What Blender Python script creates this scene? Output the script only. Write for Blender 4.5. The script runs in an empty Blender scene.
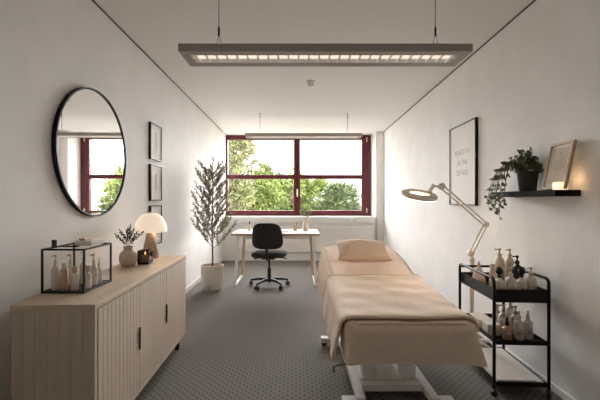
import bpy, bmesh, math, random
from mathutils import Vector, Matrix, Euler
random.seed(7)
PI = math.pi
sc = bpy.context.scene
COL = sc.collection

# ------------------------------------------------------------------ helpers
def lin(c):
    o = []
    for v in c:
        v = v / 255.0
        o.append(v / 12.92 if v <= 0.04045 else ((v + 0.055) / 1.055) ** 2.4)
    return tuple(o) + (1.0,)

def mat(name, rgb, rough=0.6, metal=0.0, var=0.0, vscale=8.0, bump=0.0, bscale=60.0, emit=None, estr=0.0, spec=None, stretch=None):
    m = bpy.data.materials.new(name); m.use_nodes = True
    nt = m.node_tree; b = nt.nodes['Principled BSDF']
    b.inputs['Base Color'].default_value = lin(rgb)
    b.inputs['Roughness'].default_value = rough
    b.inputs['Metallic'].default_value = metal
    if spec is not None: b.inputs['Specular IOR Level'].default_value = spec
    if emit is not None:
        b.inputs['Emission Color'].default_value = lin(emit); b.inputs['Emission Strength'].default_value = estr
    if var > 0 or bump > 0:
        tc = nt.nodes.new('ShaderNodeTexCoord')
        src = tc.outputs['Object']
        if stretch:
            mp = nt.nodes.new('ShaderNodeMapping'); mp.inputs['Scale'].default_value = stretch
            nt.links.new(src, mp.inputs['Vector']); src = mp.outputs['Vector']
    if var > 0:
        n = nt.nodes.new('ShaderNodeTexNoise'); n.inputs['Scale'].default_value = vscale; n.inputs['Detail'].default_value = 5
        nt.links.new(src, n.inputs['Vector'])
        r = nt.nodes.new('ShaderNodeValToRGB')
        c = lin(rgb)
        r.color_ramp.elements[0].position = 0.3; r.color_ramp.elements[1].position = 0.7
        r.color_ramp.elements[0].color = tuple(max(0, x * (1 - var)) for x in c[:3]) + (1,)
        r.color_ramp.elements[1].color = tuple(min(1, x * (1 + var)) for x in c[:3]) + (1,)
        nt.links.new(n.outputs['Fac'], r.inputs['Fac']); nt.links.new(r.outputs['Color'], b.inputs['Base Color'])
    if bump > 0:
        n2 = nt.nodes.new('ShaderNodeTexNoise'); n2.inputs['Scale'].default_value = bscale; n2.inputs['Detail'].default_value = 4
        nt.links.new(src, n2.inputs['Vector'])
        bp = nt.nodes.new('ShaderNodeBump'); bp.inputs['Strength'].default_value = bump; bp.inputs['Distance'].default_value = 0.01
        nt.links.new(n2.outputs['Fac'], bp.inputs['Height']); nt.links.new(bp.outputs['Normal'], b.inputs['Normal'])
    return m

def glass_mat(name, refl=0.06, tint=(1, 1, 1), rough=0.02):
    m = bpy.data.materials.new(name); m.use_nodes = True
    nt = m.node_tree; nt.nodes.clear()
    out = nt.nodes.new('ShaderNodeOutputMaterial'); mix = nt.nodes.new('ShaderNodeMixShader')
    t = nt.nodes.new('ShaderNodeBsdfTransparent'); t.inputs['Color'].default_value = tuple(tint) + (1,)
    g = nt.nodes.new('ShaderNodeBsdfGlossy'); g.inputs['Roughness'].default_value = rough
    mix.inputs['Fac'].default_value = refl
    nt.links.new(t.outputs[0], mix.inputs[1]); nt.links.new(g.outputs[0], mix.inputs[2]); nt.links.new(mix.outputs[0], out.inputs[0])
    return m

class MB:
    """collects shapes for one mesh"""
    def __init__(s): s.v = []; s.f = []
    def add(s, vs, fs, M=None):
        b = len(s.v)
        s.v += [tuple(M @ Vector(p)) if M is not None else tuple(p) for p in vs]
        s.f += [tuple(b + i for i in f) for f in fs]
        return s
    def box(s, x0, x1, y0, y1, z0, z1, M=None):
        vs = [(x0,y0,z0),(x1,y0,z0),(x1,y1,z0),(x0,y1,z0),(x0,y0,z1),(x1,y0,z1),(x1,y1,z1),(x0,y1,z1)]
        return s.add(vs, [(0,3,2,1),(4,5,6,7),(0,1,5,4),(1,2,6,5),(2,3,7,6),(3,0,4,7)], M)
    def prism(s, poly, z0, z1, M=None):
        n = len(poly)
        vs = [(x, y, z0) for x, y in poly] + [(x, y, z1) for x, y in poly]
        fs = [tuple(reversed(range(n))), tuple(range(n, 2*n))] + [(i, (i+1) % n, n+(i+1) % n, n+i) for i in range(n)]
        return s.add(vs, fs, M)
    def lathe(s, prof, c=(0,0,0), seg=24, M=None):
        vs = []; fs = []; n = len(prof)
        for r, z in prof:
            for k in range(seg):
                a = 2*PI*k/seg
                vs.append((c[0]+r*math.cos(a), c[1]+r*math.sin(a), c[2]+z))
        for i in range(n-1):
            for k in range(seg):
                k2 = (k+1) % seg
                fs.append((i*seg+k, i*seg+k2, (i+1)*seg+k2, (i+1)*seg+k))
        if prof[0][0] > 1e-5: fs.append(tuple(reversed(range(seg))))
        if prof[-1][0] > 1e-5: fs.append(tuple((n-1)*seg+k for k in range(seg)))
        return s.add(vs, fs, M)
    def tube(s, pts, r, seg=8, cap=True):
        pts = [Vector(p) for p in pts]; n = len(pts)
        rs = r if isinstance(r, (list, tuple)) else [r]*n
        vs = []; fs = []; prev = None
        for i, p in enumerate(pts):
            d = (pts[min(i+1, n-1)] - pts[max(i-1, 0)]).normalized()
            if prev is None:
                u = d.orthogonal().normalized()
            else:
                u = (prev - d*prev.dot(d))
                u = u.normalized() if u.length > 1e-6 else d.orthogonal().normalized()
            prev = u; w = d.cross(u)
            for k in range(seg):
                a = 2*PI*k/seg
                vs.append(tuple(p + (u*math.cos(a) + w*math.sin(a))*rs[i]))
        for i in range(n-1):
            for k in range(seg):
                k2 = (k+1) % seg
                fs.append((i*seg+k, i*seg+k2, (i+1)*seg+k2, (i+1)*seg+k))
        if cap:
            fs.append(tuple(reversed(range(seg)))); fs.append(tuple((n-1)*seg+k for k in range(seg)))
        return s.add(vs, fs)
    def grid(s, rows):
        n = len(rows[0]); vs = [p for r in rows for p in r]; fs = []
        for i in range(len(rows)-1):
            for j in range(n-1):
                fs.append((i*n+j, i*n+j+1, (i+1)*n+j+1, (i+1)*n+j))
        return s.add(vs, fs)
    def ellipsoid(s, c, rx, ry, rz, seg=16, rings=10, M=None, e=1.0):
        vs = []; fs = []
        def sp(v, p): return math.copysign(abs(v)**p, v)
        for i in range(rings+1):
            t = -PI/2 + PI*i/rings
            for k in range(seg):
                a = 2*PI*k/seg
                vs.append((c[0]+rx*sp(math.cos(t), e)*sp(math.cos(a), e), c[1]+ry*sp(math.cos(t), e)*sp(math.sin(a), e), c[2]+rz*sp(math.sin(t), e)))
        for i in range(rings):
            for k in range(seg):
                k2 = (k+1) % seg
                fs.append((i*seg+k, i*seg+k2, (i+1)*seg+k2, (i+1)*seg+k))
        return s.add(vs, fs, M)
    def leaf(s, p, d, up, ln, wd, fold=0.15):
        p = Vector(p); d = Vector(d).normalized(); sd = d.cross(Vector(up))
        sd = sd.normalized() if sd.length > 1e-4 else d.orthogonal().normalized()
        nn = sd.cross(d)
        a = p; m1 = p + d*ln*0.45 + sd*wd*0.5 + nn*fold*wd; m2 = p + d*ln*0.45 - sd*wd*0.5 + nn*fold*wd; e = p + d*ln; mid = p + d*ln*0.5
        return s.add([tuple(a), tuple(m1), tuple(e), tuple(m2), tuple(mid)], [(0, 1, 4), (1, 2, 4), (2, 3, 4), (3, 0, 4)])
    def build(s, name, m, parent=None, smooth=None, bevel=0.0, bseg=2, subsurf=0, solid=0.0, loc=None, weld=False):
        me = bpy.data.meshes.new(name); me.from_pydata(s.v, [], s.f); me.update()
        bm = bmesh.new(); bm.from_mesh(me)
        if weld: bmesh.ops.remove_doubles(bm, verts=bm.verts, dist=1e-5)
        bmesh.ops.recalc_face_normals(bm, faces=bm.faces); bm.to_mesh(me); bm.free()
        o = bpy.data.objects.new(name, me); COL.objects.link(o)
        if m is not None: me.materials.append(m)
        if smooth is not None:
            me.polygons.foreach_set('use_smooth', [True]*len(me.polygons))
            if smooth < 179: me.set_sharp_from_angle(angle=math.radians(smooth))
        if solid:
            md = o.modifiers.new('Solidify', 'SOLIDIFY'); md.thickness = solid; md.offset = 1
        if subsurf:
            md = o.modifiers.new('Subsurf', 'SUBSURF'); md.levels = subsurf; md.render_levels = subsurf
        if bevel:
            md = o.modifiers.new('Bevel', 'BEVEL'); md.width = bevel; md.segments = bseg; md.limit_method = 'ANGLE'; md.angle_limit = math.radians(40)
        if parent is not None: o.parent = parent
        if loc is not None: o.location = loc
        return o

def thing(name, label, cat, loc=(0,0,0), rotz=0.0, group=None, kind=None):
    o = bpy.data.objects.new(name, None); COL.objects.link(o)
    o.empty_display_size = 0.05
    o.location = loc; o.rotation_euler = (0, 0, rotz)
    return tag(o, label, cat, group, kind)
def tag(o, label, cat, group=None, kind=None):
    o['label'] = label; o['category'] = cat
    if group: o['group'] = group
    if kind: o['kind'] = kind
    return o
def struct(o, label, cat):
    o['kind'] = 'structure'; o['label'] = label; o['category'] = cat
    return o
def arc(c, r, a0, a1, n, plane='xz', k=0.0):
    out = []
    for i in range(n+1):
        a = a0 + (a1-a0)*i/n
        u, v = c[0]+r*math.cos(a), c[1]+r*math.sin(a)
        out.append({'xz': (u, k, v), 'yz': (k, u, v), 'xy': (u, v, k)}[plane])
    return out

# ------------------------------------------------------------------ materials
M = {}
M['wall'] = mat('plaster', (235, 233, 230), 0.9, var=0.035, vscale=3.5, bump=0.12, bscale=45)
M['ceil'] = mat('ceiling_paint', (238, 236, 233), 0.95, var=0.01, vscale=2)
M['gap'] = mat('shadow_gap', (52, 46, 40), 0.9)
M['base'] = mat('baseboard_paint', (225, 222, 217), 0.5)
M['white'] = mat('white_paint', (232, 230, 226), 0.45)
M['offwhite'] = mat('radiator_enamel', (226, 221, 214), 0.4)
M['red'] = mat('dark_red_frame', (88, 17, 23), 0.4)
M['wood_cab'] = mat('washed_oak', (200, 183, 165), 0.55, var=0.07, vscale=5, stretch=(6, 6, 0.5))
M['wood_top'] = mat('washed_oak_top', (202, 180, 156), 0.45, var=0.07, vscale=5, stretch=(6, 0.6, 6))
M['wood'] = mat('light_oak', (192, 166, 138), 0.5, var=0.1, vscale=6, stretch=(8, 8, 0.8))
M['black'] = mat('black_metal', (24, 22, 21), 0.55, spec=0.25)
M['blackplastic'] = mat('black_plastic', (26, 25, 23), 0.5)
M['chairfab'] = mat('black_upholstery', (36, 34, 31), 0.9, bump=0.2, bscale=400)
M['sheet'] = mat('beige_sheet', (228, 205, 184), 0.95, var=0.05, vscale=30, bump=0.25, bscale=260)
M['blanket'] = mat('beige_blanket', (236, 218, 201), 0.95, var=0.05, vscale=40, bump=0.35, bscale=220)
M['hem'] = mat('blanket_hem', (226, 202, 180), 0.95, bump=0.3, bscale=220)
M['pillow'] = mat('beige_linen', (222, 197, 174), 0.95, var=0.07, vscale=60, bump=0.3, bscale=300)
M['cream'] = mat('cream_enamel', (243, 233, 219), 0.4)
M['metalgrey'] = mat('grey_lamp_housing', (172, 165, 155), 0.45)
M['steel'] = mat('steel', (150, 145, 138), 0.35, metal=0.9)
M['refl'] = mat('louver_aluminium', (236, 233, 228), 0.28, metal=0.45)
M['blade'] = mat('louver_blade_white', (244, 242, 238), 0.35)
M['tubeglass'] = mat('lamp_tube_glass', (235, 233, 228), 0.3, emit=(255, 242, 228), estr=1.2)
M['ceramic'] = mat('beige_ceramic', (204, 188, 170), 0.75, var=0.04, vscale=20)
M['potgrey'] = mat('stone_pot', (206, 199, 189), 0.8, var=0.05, vscale=14, bump=0.1)
M['soil'] = mat('potting_bark', (150, 112, 80), 0.95, var=0.3, vscale=60, bump=0.6, bscale=80)
M['trunk'] = mat('twig_bark', (92, 78, 62), 0.9, var=0.15, vscale=30)
M['olive'] = mat('olive_leaf', (152, 146, 124), 0.6, var=0.25, vscale=14)
M['sprig'] = mat('dark_sprig_leaf', (78, 72, 56), 0.6, var=0.25, vscale=40)
M['trail'] = mat('trailing_leaf', (86, 94, 60), 0.5, var=0.35, vscale=30)
M['greenleaf'] = mat('green_leaf', (120, 138, 96), 0.6, var=0.2, vscale=40)
M['darkpot'] = mat('charcoal_pot', (52, 49, 46), 0.8)
M['paper'] = mat('white_paper', (232, 228, 222), 0.8)
M['artpaper'] = mat('art_paper', (224, 218, 210), 0.8)
M['ink'] = mat('grey_ink', (132, 124, 117), 0.8)
M['inkfaint'] = mat('faint_ink', (188, 180, 170), 0.8)
M['certpaper'] = mat('certificate_paper', (214, 200, 182), 0.8)
M['framewood'] = mat('pale_frame_wood', (196, 164, 130), 0.55, var=0.1, vscale=8, stretch=(10, 10, 1))
M['mirror'] = mat('mirror_silver', (240, 240, 240), 0.0, metal=1.0)
M['glass'] = glass_mat('clear_glass', 0.05)
M['winglass'] = glass_mat('window_glass', 0.03)
M['darkglass'] = glass_mat('smoked_glass', 0.06, (0.5, 0.45, 0.42))
M['bwhite'] = mat('white_bottle', (226, 214, 201), 0.35)
M['bcream'] = mat('cream_bottle', (224, 204, 184), 0.35)
M['bbeige'] = mat('beige_bottle', (196, 160, 128), 0.4)
M['bblack'] = mat('black_bottle', (24, 23, 22), 0.35)
M['blabel'] = mat('bottle_print', (190, 176, 160), 0.6)
M['towel'] = mat('white_towel', (226, 218, 207), 0.95, bump=0.3, bscale=200)
M['lampbase'] = mat('taupe_ceramic', (152, 136, 118), 0.7, var=0.06, vscale=16)
M['shade'] = mat('opal_shade', (252, 240, 224), 0.5, emit=(255, 232, 206), estr=0.42)
M['flame'] = mat('candle_flame', (255, 200, 120), 0.5, emit=(255, 190, 110), estr=12)
M['wax'] = mat('candle_wax', (235, 205, 170), 0.6, emit=(255, 190, 130), estr=0.12)
M['glow'] = mat('lit_frosted_glass', (255, 226, 190), 0.5, emit=(255, 222, 182), estr=0.8)
M['ring'] = mat('ring_light_diffuser', (255, 244, 230), 0.5, emit=(255, 240, 222), estr=3.0)
M['lens'] = mat('lit_lens', (245, 235, 222), 0.2, emit=(255, 240, 222), estr=1.6)
M['wheel'] = mat('caster_rubber', (40, 39, 38), 0.7)

def carpet():
    m = bpy.data.materials.new('dotted_carpet'); m.use_nodes = True
    nt = m.node_tree; b = nt.nodes['Principled BSDF']; b.inputs['Roughness'].default_value = 0.95
    b.inputs['Specular IOR Level'].default_value = 0.15
    tc = nt.nodes.new('ShaderNodeTexCoord')
    mp = nt.nodes.new('ShaderNodeMapping'); mp.inputs['Rotation'].default_value = (0, 0, PI/4); mp.inputs['Scale'].default_value = (1, 1, 0)
    nt.links.new(tc.outputs['Object'], mp.inputs['Vector'])
    vo = nt.nodes.new('ShaderNodeTexVoronoi'); vo.voronoi_dimensions = '2D'; vo.inputs['Scale'].default_value = 1/0.037; vo.inputs['Randomness'].default_value = 0.0
    nt.links.new(mp.outputs['Vector'], vo.inputs['Vector'])
    r = nt.nodes.new('ShaderNodeValToRGB')
    r.color_ramp.elements[0].position = 0.135; r.color_ramp.elements[0].color = lin((50, 49, 48))
    r.color_ramp.elements[1].position = 0.185; r.color_ramp.elements[1].color = lin((120, 116, 111))
    nt.links.new(vo.outputs['Distance'], r.inputs['Fac'])
    n = nt.nodes.new('ShaderNodeTexNoise'); n.inputs['Scale'].default_value = 300; n.inputs['Detail'].default_value = 2
    nt.links.new(tc.outputs['Object'], n.inputs['Vector'])
    mx = nt.nodes.new('ShaderNodeMix'); mx.data_type = 'RGBA'; mx.blend_type = 'OVERLAY'; mx.inputs['Factor'].default_value = 0.35
    nt.links.new(r.outputs['Color'], mx.inputs[6]); nt.links.new(n.outputs['Fac'], mx.inputs[7])
    nt.links.new(mx.outputs[2], b.inputs['Base Color'])
    bp = nt.nodes.new('ShaderNodeBump'); bp.inputs['Strength'].default_value = 0.3; bp.inputs['Distance'].default_value = 0.005
    nt.links.new(n.outputs['Fac'], bp.inputs['Height']); nt.links.new(bp.outputs['Normal'], b.inputs['Normal'])
    return m
M['carpet'] = carpet()

# ------------------------------------------------------------------ room shell
CEIL = 2.56; YB = 7.44; YW = 7.88; YF = -3.2
def xl(y): return -1.38 - 0.016*(y-2.4)
def xr(y): return 1.62 + 0.025*(y-2.4)
YE = 8.05
struct(MB().box(-2.2, 2.4, YF-0.3, YE, -0.12, 0.0).build('floor', M['carpet']), 'grey carpet floor with a pattern of small dark dots', 'floor')
struct(MB().box(-2.2, 2.4, YF-0.3, YE, CEIL, CEIL+0.15).build('ceiling', M['ceil']), 'plain off white ceiling', 'ceiling')
struct(MB().prism([(xl(YF-0.1), YF-0.1), (xl(YE), YE), (xl(YE)-0.25, YE), (xl(YF)-0.25, YF-0.1)], 0, CEIL).build('wall_left', M['wall']), 'off white plaster wall on the left behind the mirror', 'wall')
struct(MB().prism([(xr(YF-0.1), YF-0.1), (xr(YF)+0.25, YF-0.1), (xr(YE)+0.25, YE), (xr(YE), YE)], 0, CEIL).build('wall_right', M['wall']), 'off white plaster wall on the right behind the wall shelf', 'wall')
b = MB().box(-1.68, 1.60, YB, YE, 0, 0.868)
b.prism([(1.587, YB), (1.78, YB), (1.78, YE), (1.563, YE)], 0, CEIL)
struct(b.build('wall_back', M['wall']), 'low white wall under the window with a pier at its right end', 'wall')
struct(MB().box(-2.0, 2.2, YF-0.2, YF, 0, CEIL).build('wall_front', M['wall']), 'plain wall at the near end of the room', 'wall')
# dark strips painted as the shade in the gaps between walls and ceiling
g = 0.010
struct(MB().prism([(xl(YF), YF), (xl(YB), YB), (xl(YB)+0.004, YB), (xl(YF)+0.004, YF)], CEIL-g, CEIL-0.0005).build('shade_strip_1', M['gap']), 'thin dark strip painted as the shadow line between left wall and ceiling', 'trim')
struct(MB().prism([(xr(YF), YF), (xr(YF)-0.004, YF), (xr(YB)-0.004, YB), (xr(YB), YB)], CEIL-g, CEIL-0.0005).build('shade_strip_2', M['gap']), 'thin dark strip painted as the shadow line between right wall and ceiling', 'trim')
t = 0.014
struct(MB().prism([(xl(YF), YF), (xl(YB), YB), (xl(YB)+t, YB), (xl(YF)+t, YF)], 0, 0.07).build('baseboard_left', M['base'], bevel=0.003), 'white baseboard along the left wall', 'baseboard')
struct(MB().prism([(xr(YF), YF), (xr(YF)-t, YF), (xr(YB)-t, YB), (xr(YB), YB)], 0, 0.05).build('baseboard_right', M['wall'], bevel=0.003), 'low baseboard along the right wall', 'baseboard')

# ------------------------------------------------------------------ window
W = thing('window_1', 'wide dark red window of two casements with crossbars', 'window', (0, YW, 0), kind='structure')
x0, x1, z0, z1 = -1.484, 1.561, 0.87, 2.556
mx0, mx1 = -0.04, 0.08
bm_ = MB()
bm_.box(x0, x0+0.032, -0.03, 0.07, z0, z1).box(x1-0.10, x1, -0.03, 0.07, z0, z1)
bm_.box(x0+0.032, x1-0.10, -0.03, 0.07, z1-0.055, z1).box(x0+0.032, x1-0.10, -0.03, 0.07, z0, z0+0.05)
bm_.box(mx0+0.035, mx1-0.035, -0.03, 0.07, z0+0.05, z1-0.055)
# rebate stops behind the sashes, added to block light leaking through the gaps
bm_.box(x0+0.0, x0+0.045, 0.0515, 0.07, z0, z1).box(x1-0.115, x1, 0.0515, 0.07, z0, z1).box(mx0, mx1, 0.0515, 0.07, z0, z1)
bm_.box(x0, x1, 0.0515, 0.07, z0, z0+0.065).box(x0, x1, 0.0515, 0.07, z1-0.07, z1)
bm_.build('frame', M['red'], W)
def sash(a, b, c, d, trz, side):
    s = MB(); w = 0.05
    s.box(a, a+(0.025 if side < 0 else 0.04), -0.05, 0.05, c, d)
    s.box(b-(0.04 if side < 0 else 0.085), b, -0.05, 0.05, c, d)
    aa = a+(0.025 if side < 0 else 0.04); bb = b-(0.04 if side < 0 else 0.085)
    s.box(aa, bb, -0.05, 0.05, c, c+0.06).box(aa, bb, -0.05, 0.05, d-0.04, d)
    s.box(aa, bb, -0.05, 0.05, trz-0.042, trz+0.042)
    o = s.build('sash', M['red'], W, bevel=0.004)
    MB().box(aa, bb, -0.004, 0.004, c+0.06, trz-0.042).build('pane', M['winglass'], o)
    MB().box(aa, bb, -0.004, 0.004, trz+0.042, d-0.04).build('pane', M['winglass'], o)
    return o
trz = 1.683
sl = sash(x0+0.033, mx0+0.034, z0+0.051, z1-0.056, trz, -1)
sr = sash(mx1-0.034, x1-0.101, z0+0.051, z1-0.056, trz, 1)
h = MB().box(0.012, 0.044, -0.06, -0.051, 1.31, 1.43)
h.tube([(0.028, -0.06, 1.40), (0.028, -0.095, 1.40), (0.028, -0.10, 1.38), (0.028, -0.10, 1.27)], 0.011, 8)
hh = h.build('handle', M['white'], W, smooth=40); hh['label'] = 'white handle'
for zc in (0.98, 2.46):
    MB().box(x1-0.09, x1-0.075, -0.062, -0.031, zc-0.05, zc+0.05).build('hinge', M['white'], W, bevel=0.002)
# outer sill board
struct(MB().box(-1.46, 1.56, YB-0.02, YW-0.035, 0.8685, 0.8695).build('trim_3', M['white']), 'white sill board below the red window', 'sill')

# cable duct and radiator under the window
d = thing('cable_duct', 'white cable duct running along the wall under the red window', 'cable duct', (0, YB, 0.745))
MB().box(-1.40, 1.565, -0.052, -0.004, 0.0, 0.115).build('cover', M['white'], d, bevel=0.004)
MB().box(-1.44, -1.41, -0.045, -0.004, 0.0, 0.115).build('end_cap', M['white'], d, bevel=0.003)
MB().box(-0.42, -0.405, -0.055, -0.0525, 0.0, 0.115).build('joint', M['base'], d)
for xx in (0.98, 1.12):
    s = MB().box(xx, xx+0.07, -0.057, -0.0525, 0.03, 0.085).build('socket', M['white'], d, bevel=0.002)
    k = MB()
    for q in (0.02, 0.05): k.lathe([(0.007, 0), (0.007, 0.002)], (0, 0, 0), 10, Matrix.Translation((xx+q, -0.057, 0.0575)) @ Matrix.Rotation(PI/2, 4, 'X'))
    k.build('socket_hole', M['black'], s)
r = thing('radiator', 'long flat white radiator on the wall under the cable duct', 'radiator', (0.25, YB-0.005, 0.17))
MB().box(-1.30, 1.28, -0.055, -0.035, 0.0, 0.50).build('front_panel', M['offwhite'], r, bevel=0.006)
MB().box(-1.28, 1.26, -0.033, -0.003, 0.03, 0.48).build('rear_panel', M['offwhite'], r, bevel=0.005)
pl = [(-1.27, 0.0)]
for i in range(64): pl += [(-1.27+i*0.04, 0.0), (-1.27+i*0.04, 0.02), (-1.254+i*0.04, 0.02), (-1.254+i*0.04, 0.0)]
pl = pl[1:]+[(-1.254+63*0.04, -0.004), (-1.27, -0.004)]
MB().prism(pl, 0, 0.046, Matrix(((1, 0, 0, 0), (0, 0, -1, -0.005), (0, 1, 0, 0.4845), (0, 0, 0, 1)))).build('top_grille', M['offwhite'], r)
MB().tube([(-1.31, -0.03, 0.06), (-1.38, -0.03, 0.06), (-1.40, -0.03, 0.03), (-1.40, -0.03, -0.168)], 0.009, 8).build('pipe', M['white'], r, smooth=60)
kk = MB().lathe([(0.02, 0), (0.024, 0.01), (0.022, 0.06), (0.016, 0.065)], (0, 0, 0), 14, Matrix.Translation((-1.40, -0.042, 0.062)) @ Matrix.Rotation(PI/2, 4, 'X')).build('valve_knob', M['steel'], r, smooth=40)

# ------------------------------------------------------------------ suspended lights
def fixture(cx, cy, zb, L, D, H, label, gtop, cab, n=26, cr=0.0018):
    f = thing('suspended_light', label, 'ceiling light', (cx, cy, zb))
    hx, hy = L/2, D/2; ix, iy = L/2-0.045, 0.056
    o = MB()
    o.box(-hx, hx, -hy, -iy, 0, H).box(-hx, hx, iy, hy, 0, H)
    o.box(-hx, -ix, -iy, iy, 0, H).box(ix, hx, -iy, iy, 0, H)
    o.box(-ix, ix, -iy, iy, H-0.004, H)
    o.build('housing', M['metalgrey'], f, bevel=0.0015)
    b2 = MB()
    for sgn in (-1, 1):
        rows = [[(-ix, sgn*iy*u, z) for u, z in ((1.0, 0.001), (0.9, 0.014), (0.65, 0.026), (0.35, 0.028), (0.03, 0.026))],
                [(ix, sgn*iy*u, z) for u, z in ((1.0, 0.001), (0.9, 0.014), (0.65, 0.026), (0.35, 0.028), (0.03, 0.026))]]
        b2.grid(rows)
    b2.build('reflector', M['refl'], f, smooth=80)
    b3 = MB().box(-ix, ix, -0.0015, 0.0015, 0.001, 0.026)
    b3.build('spine', M['refl'], f)
    for i in range(n):
        x = -ix + (i+0.5)*2*ix/n
        q = MB()
        q.prism([(x-0.004, -iy+0.002), (x+0.004, -iy+0.002), (x+0.004, iy-0.002), (x-0.004, iy-0.002)], 0.001, 0.003)
        q.add([(x-0.004, -iy+0.002, 0.003), (x+0.004, -iy+0.002, 0.003), (x, -iy+0.002, 0.016), (x-0.004, iy-0.002, 0.003), (x+0.004, iy-0.002, 0.003), (x, iy-0.002, 0.016)],
              [(0, 1, 2), (3, 5, 4), (0, 2, 5, 3), (1, 4, 5, 2)])
        q.build('louver_blade', M['blade'], f)
    for sgn in (-1, 1):
        MB().tube([(-ix+0.01, sgn*0.028, 0.019), (ix-0.01, sgn*0.028, 0.019)], 0.006, 8).build('lamp_tube', M['tubeglass'], f, smooth=60)
    top = CEIL - zb
    for x in cab:
        c = MB(); gz_ = (top-0.075) if gtop else H+0.085
        c.tube([(x, 0, H+0.10), (x, 0, top-0.012)], cr, 6)
        c.tube([(x, 0, H+0.10), (x-0.022, 0, H)], 0.0013, 6).tube([(x, 0, H+0.10), (x+0.022, 0, H)], 0.0013, 6)
        cc = c.build('cable', M['black'], f, smooth=60)
        MB().lathe([(0.004, 0), (0.0055, 0.004), (0.0055, 0.042), (0.003, 0.05)], (x, 0, gz_), 10).build('gripper', M['black'], cc, smooth=50)
        MB().lathe([(0.012, 0), (0.015, 0.004), (0.015, 0.0115)], (x, 0, top-0.012), 14).build('ceiling_anchor', M['steel'], cc, smooth=50)
    return f
fixture(0.15, 2.018, 1.957, 1.50, 0.22, 0.040, 'large grey suspended louvre light hanging nearest over the treatment bed', 0, (-0.565, 0.60))
fixture(0.118, 5.9, 2.185, 1.81, 0.22, 0.05, 'distant grey suspended louvre light hanging in front of the window', 1, (-0.684, 0.692), 30, 0.003)
s = thing('smoke_detector', 'small white round smoke detector on the ceiling', 'smoke detector', (0.17, 4.29, CEIL-0.001))
MB().lathe([(0.05, 0), (0.05, -0.022), (0.046, -0.026)], seg=24).build('base', M['white'], s, smooth=40)
MB().lathe([(0.036, -0.0265), (0.036, -0.05), (0.028, -0.058), (0.012, -0.062), (0, -0.062)], seg=24).build('sensor_cap', M['base'], s, smooth=40)

# ------------------------------------------------------------------ things on the left wall
def wall_frame_left(name, label, cat, yc, zc):
    o = bpy.data.objects.new(name, None); COL.objects.link(o); o.empty_display_size = 0.05
    o.location = (xl(yc)+0.002, yc, zc)
    # local x = along wall (+ = away from the camera), local y up... use rotation so local z = wall normal
    ang = math.atan(0.016)
    # local axes: X -> along +Y, Y -> up, Z -> +X (normal)
    R = Matrix(((0, 0, 1), (1, 0, 0), (0, 1, 0))).to_4x4()
    o.rotation_euler = (Matrix.Rotation(ang, 4, 'Z') @ R).to_euler()
    return tag(o, label, cat)
# round mirror
m_ = wall_frame_left('round_mirror', 'large round wall mirror with thin black frame above the sideboard', 'mirror', 2.56, 1.518)
m_.scale = (1.0, 0.945, 1.0)
R0 = 0.453
MB().lathe([(R0-0.010, 0.004), (R0-0.010, 0.018), (0, 0.018)], seg=96).build('mirror_glass', M['mirror'], m_, smooth=30)
MB().lathe([(R0-0.009, 0.0), (R0+0.002, 0.0), (R0+0.002, 0.026), (R0-0.009, 0.026), (R0-0.009, 0.0)], seg=96).build('frame', M['black'], m_, smooth=30)

def picture(parent, w, h, fw, depth, fm, pm):
    f = MB()
    f.box(-w/2, w/2, h/2-fw, h/2, 0, depth).box(-w/2, w/2, -h/2, -h/2+fw, 0, depth)
    f.box(-w/2, -w/2+fw, -h/2+fw, h/2-fw, 0, depth).box(w/2-fw, w/2, -h/2+fw, h/2-fw, 0, depth)
    f.build('frame', fm, parent)
    return MB().box(-w/2+fw, w/2-fw, -h/2+fw, h/2-fw, 0.002, depth-0.008).build('print', pm, parent)
specs = [(1.768, 0.352, 'topmost small black framed print on the left wall beside the mirror'),
         (1.368, 0.352, 'middle small black framed print on the left wall beside the mirror'),
         (0.955, 0.385, 'lowest black framed print on the left wall behind the table lamp')]
for i, (zc, hh_, lab) in enumerate(specs):
    p = wall_frame_left('picture_frame', lab, 'picture', 3.71, zc)
    p['group'] = 'black framed prints on the left wall'
    pr = picture(p, 0.305, hh_, 0.011, 0.022, M['black'], M['artpaper'])
    rnd = random.Random(20+i); q = MB()
    if True:   # faint line drawing: a stem with leaves
        pts = [(0.01*math.sin(k*0.6+i), -0.10+0.02*k, 0.0148) for k in range(11)]
        q.tube(pts, 0.0012, 4)
        for k in range(2, 10):
            sx = 1 if k % 2 else -1
            px_, py_ = pts[k][0], pts[k][1]
            L_ = 0.045*(1.1-k/12)
            lp = [(px_+sx*L_*u, py_+0.018*u+0.010*math.sin(PI*u), 0.0148) for u in [j/6 for j in range(7)]]
            lq = [(px_+sx*L_*u, py_+0.018*u-0.006*math.sin(PI*u), 0.0148) for u in [j/6 for j in range(7)]]
            q.tube(lp, 0.001, 4).tube(lq, 0.001, 4)
    q.build('line_drawing', M['inkfaint'], pr)

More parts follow.
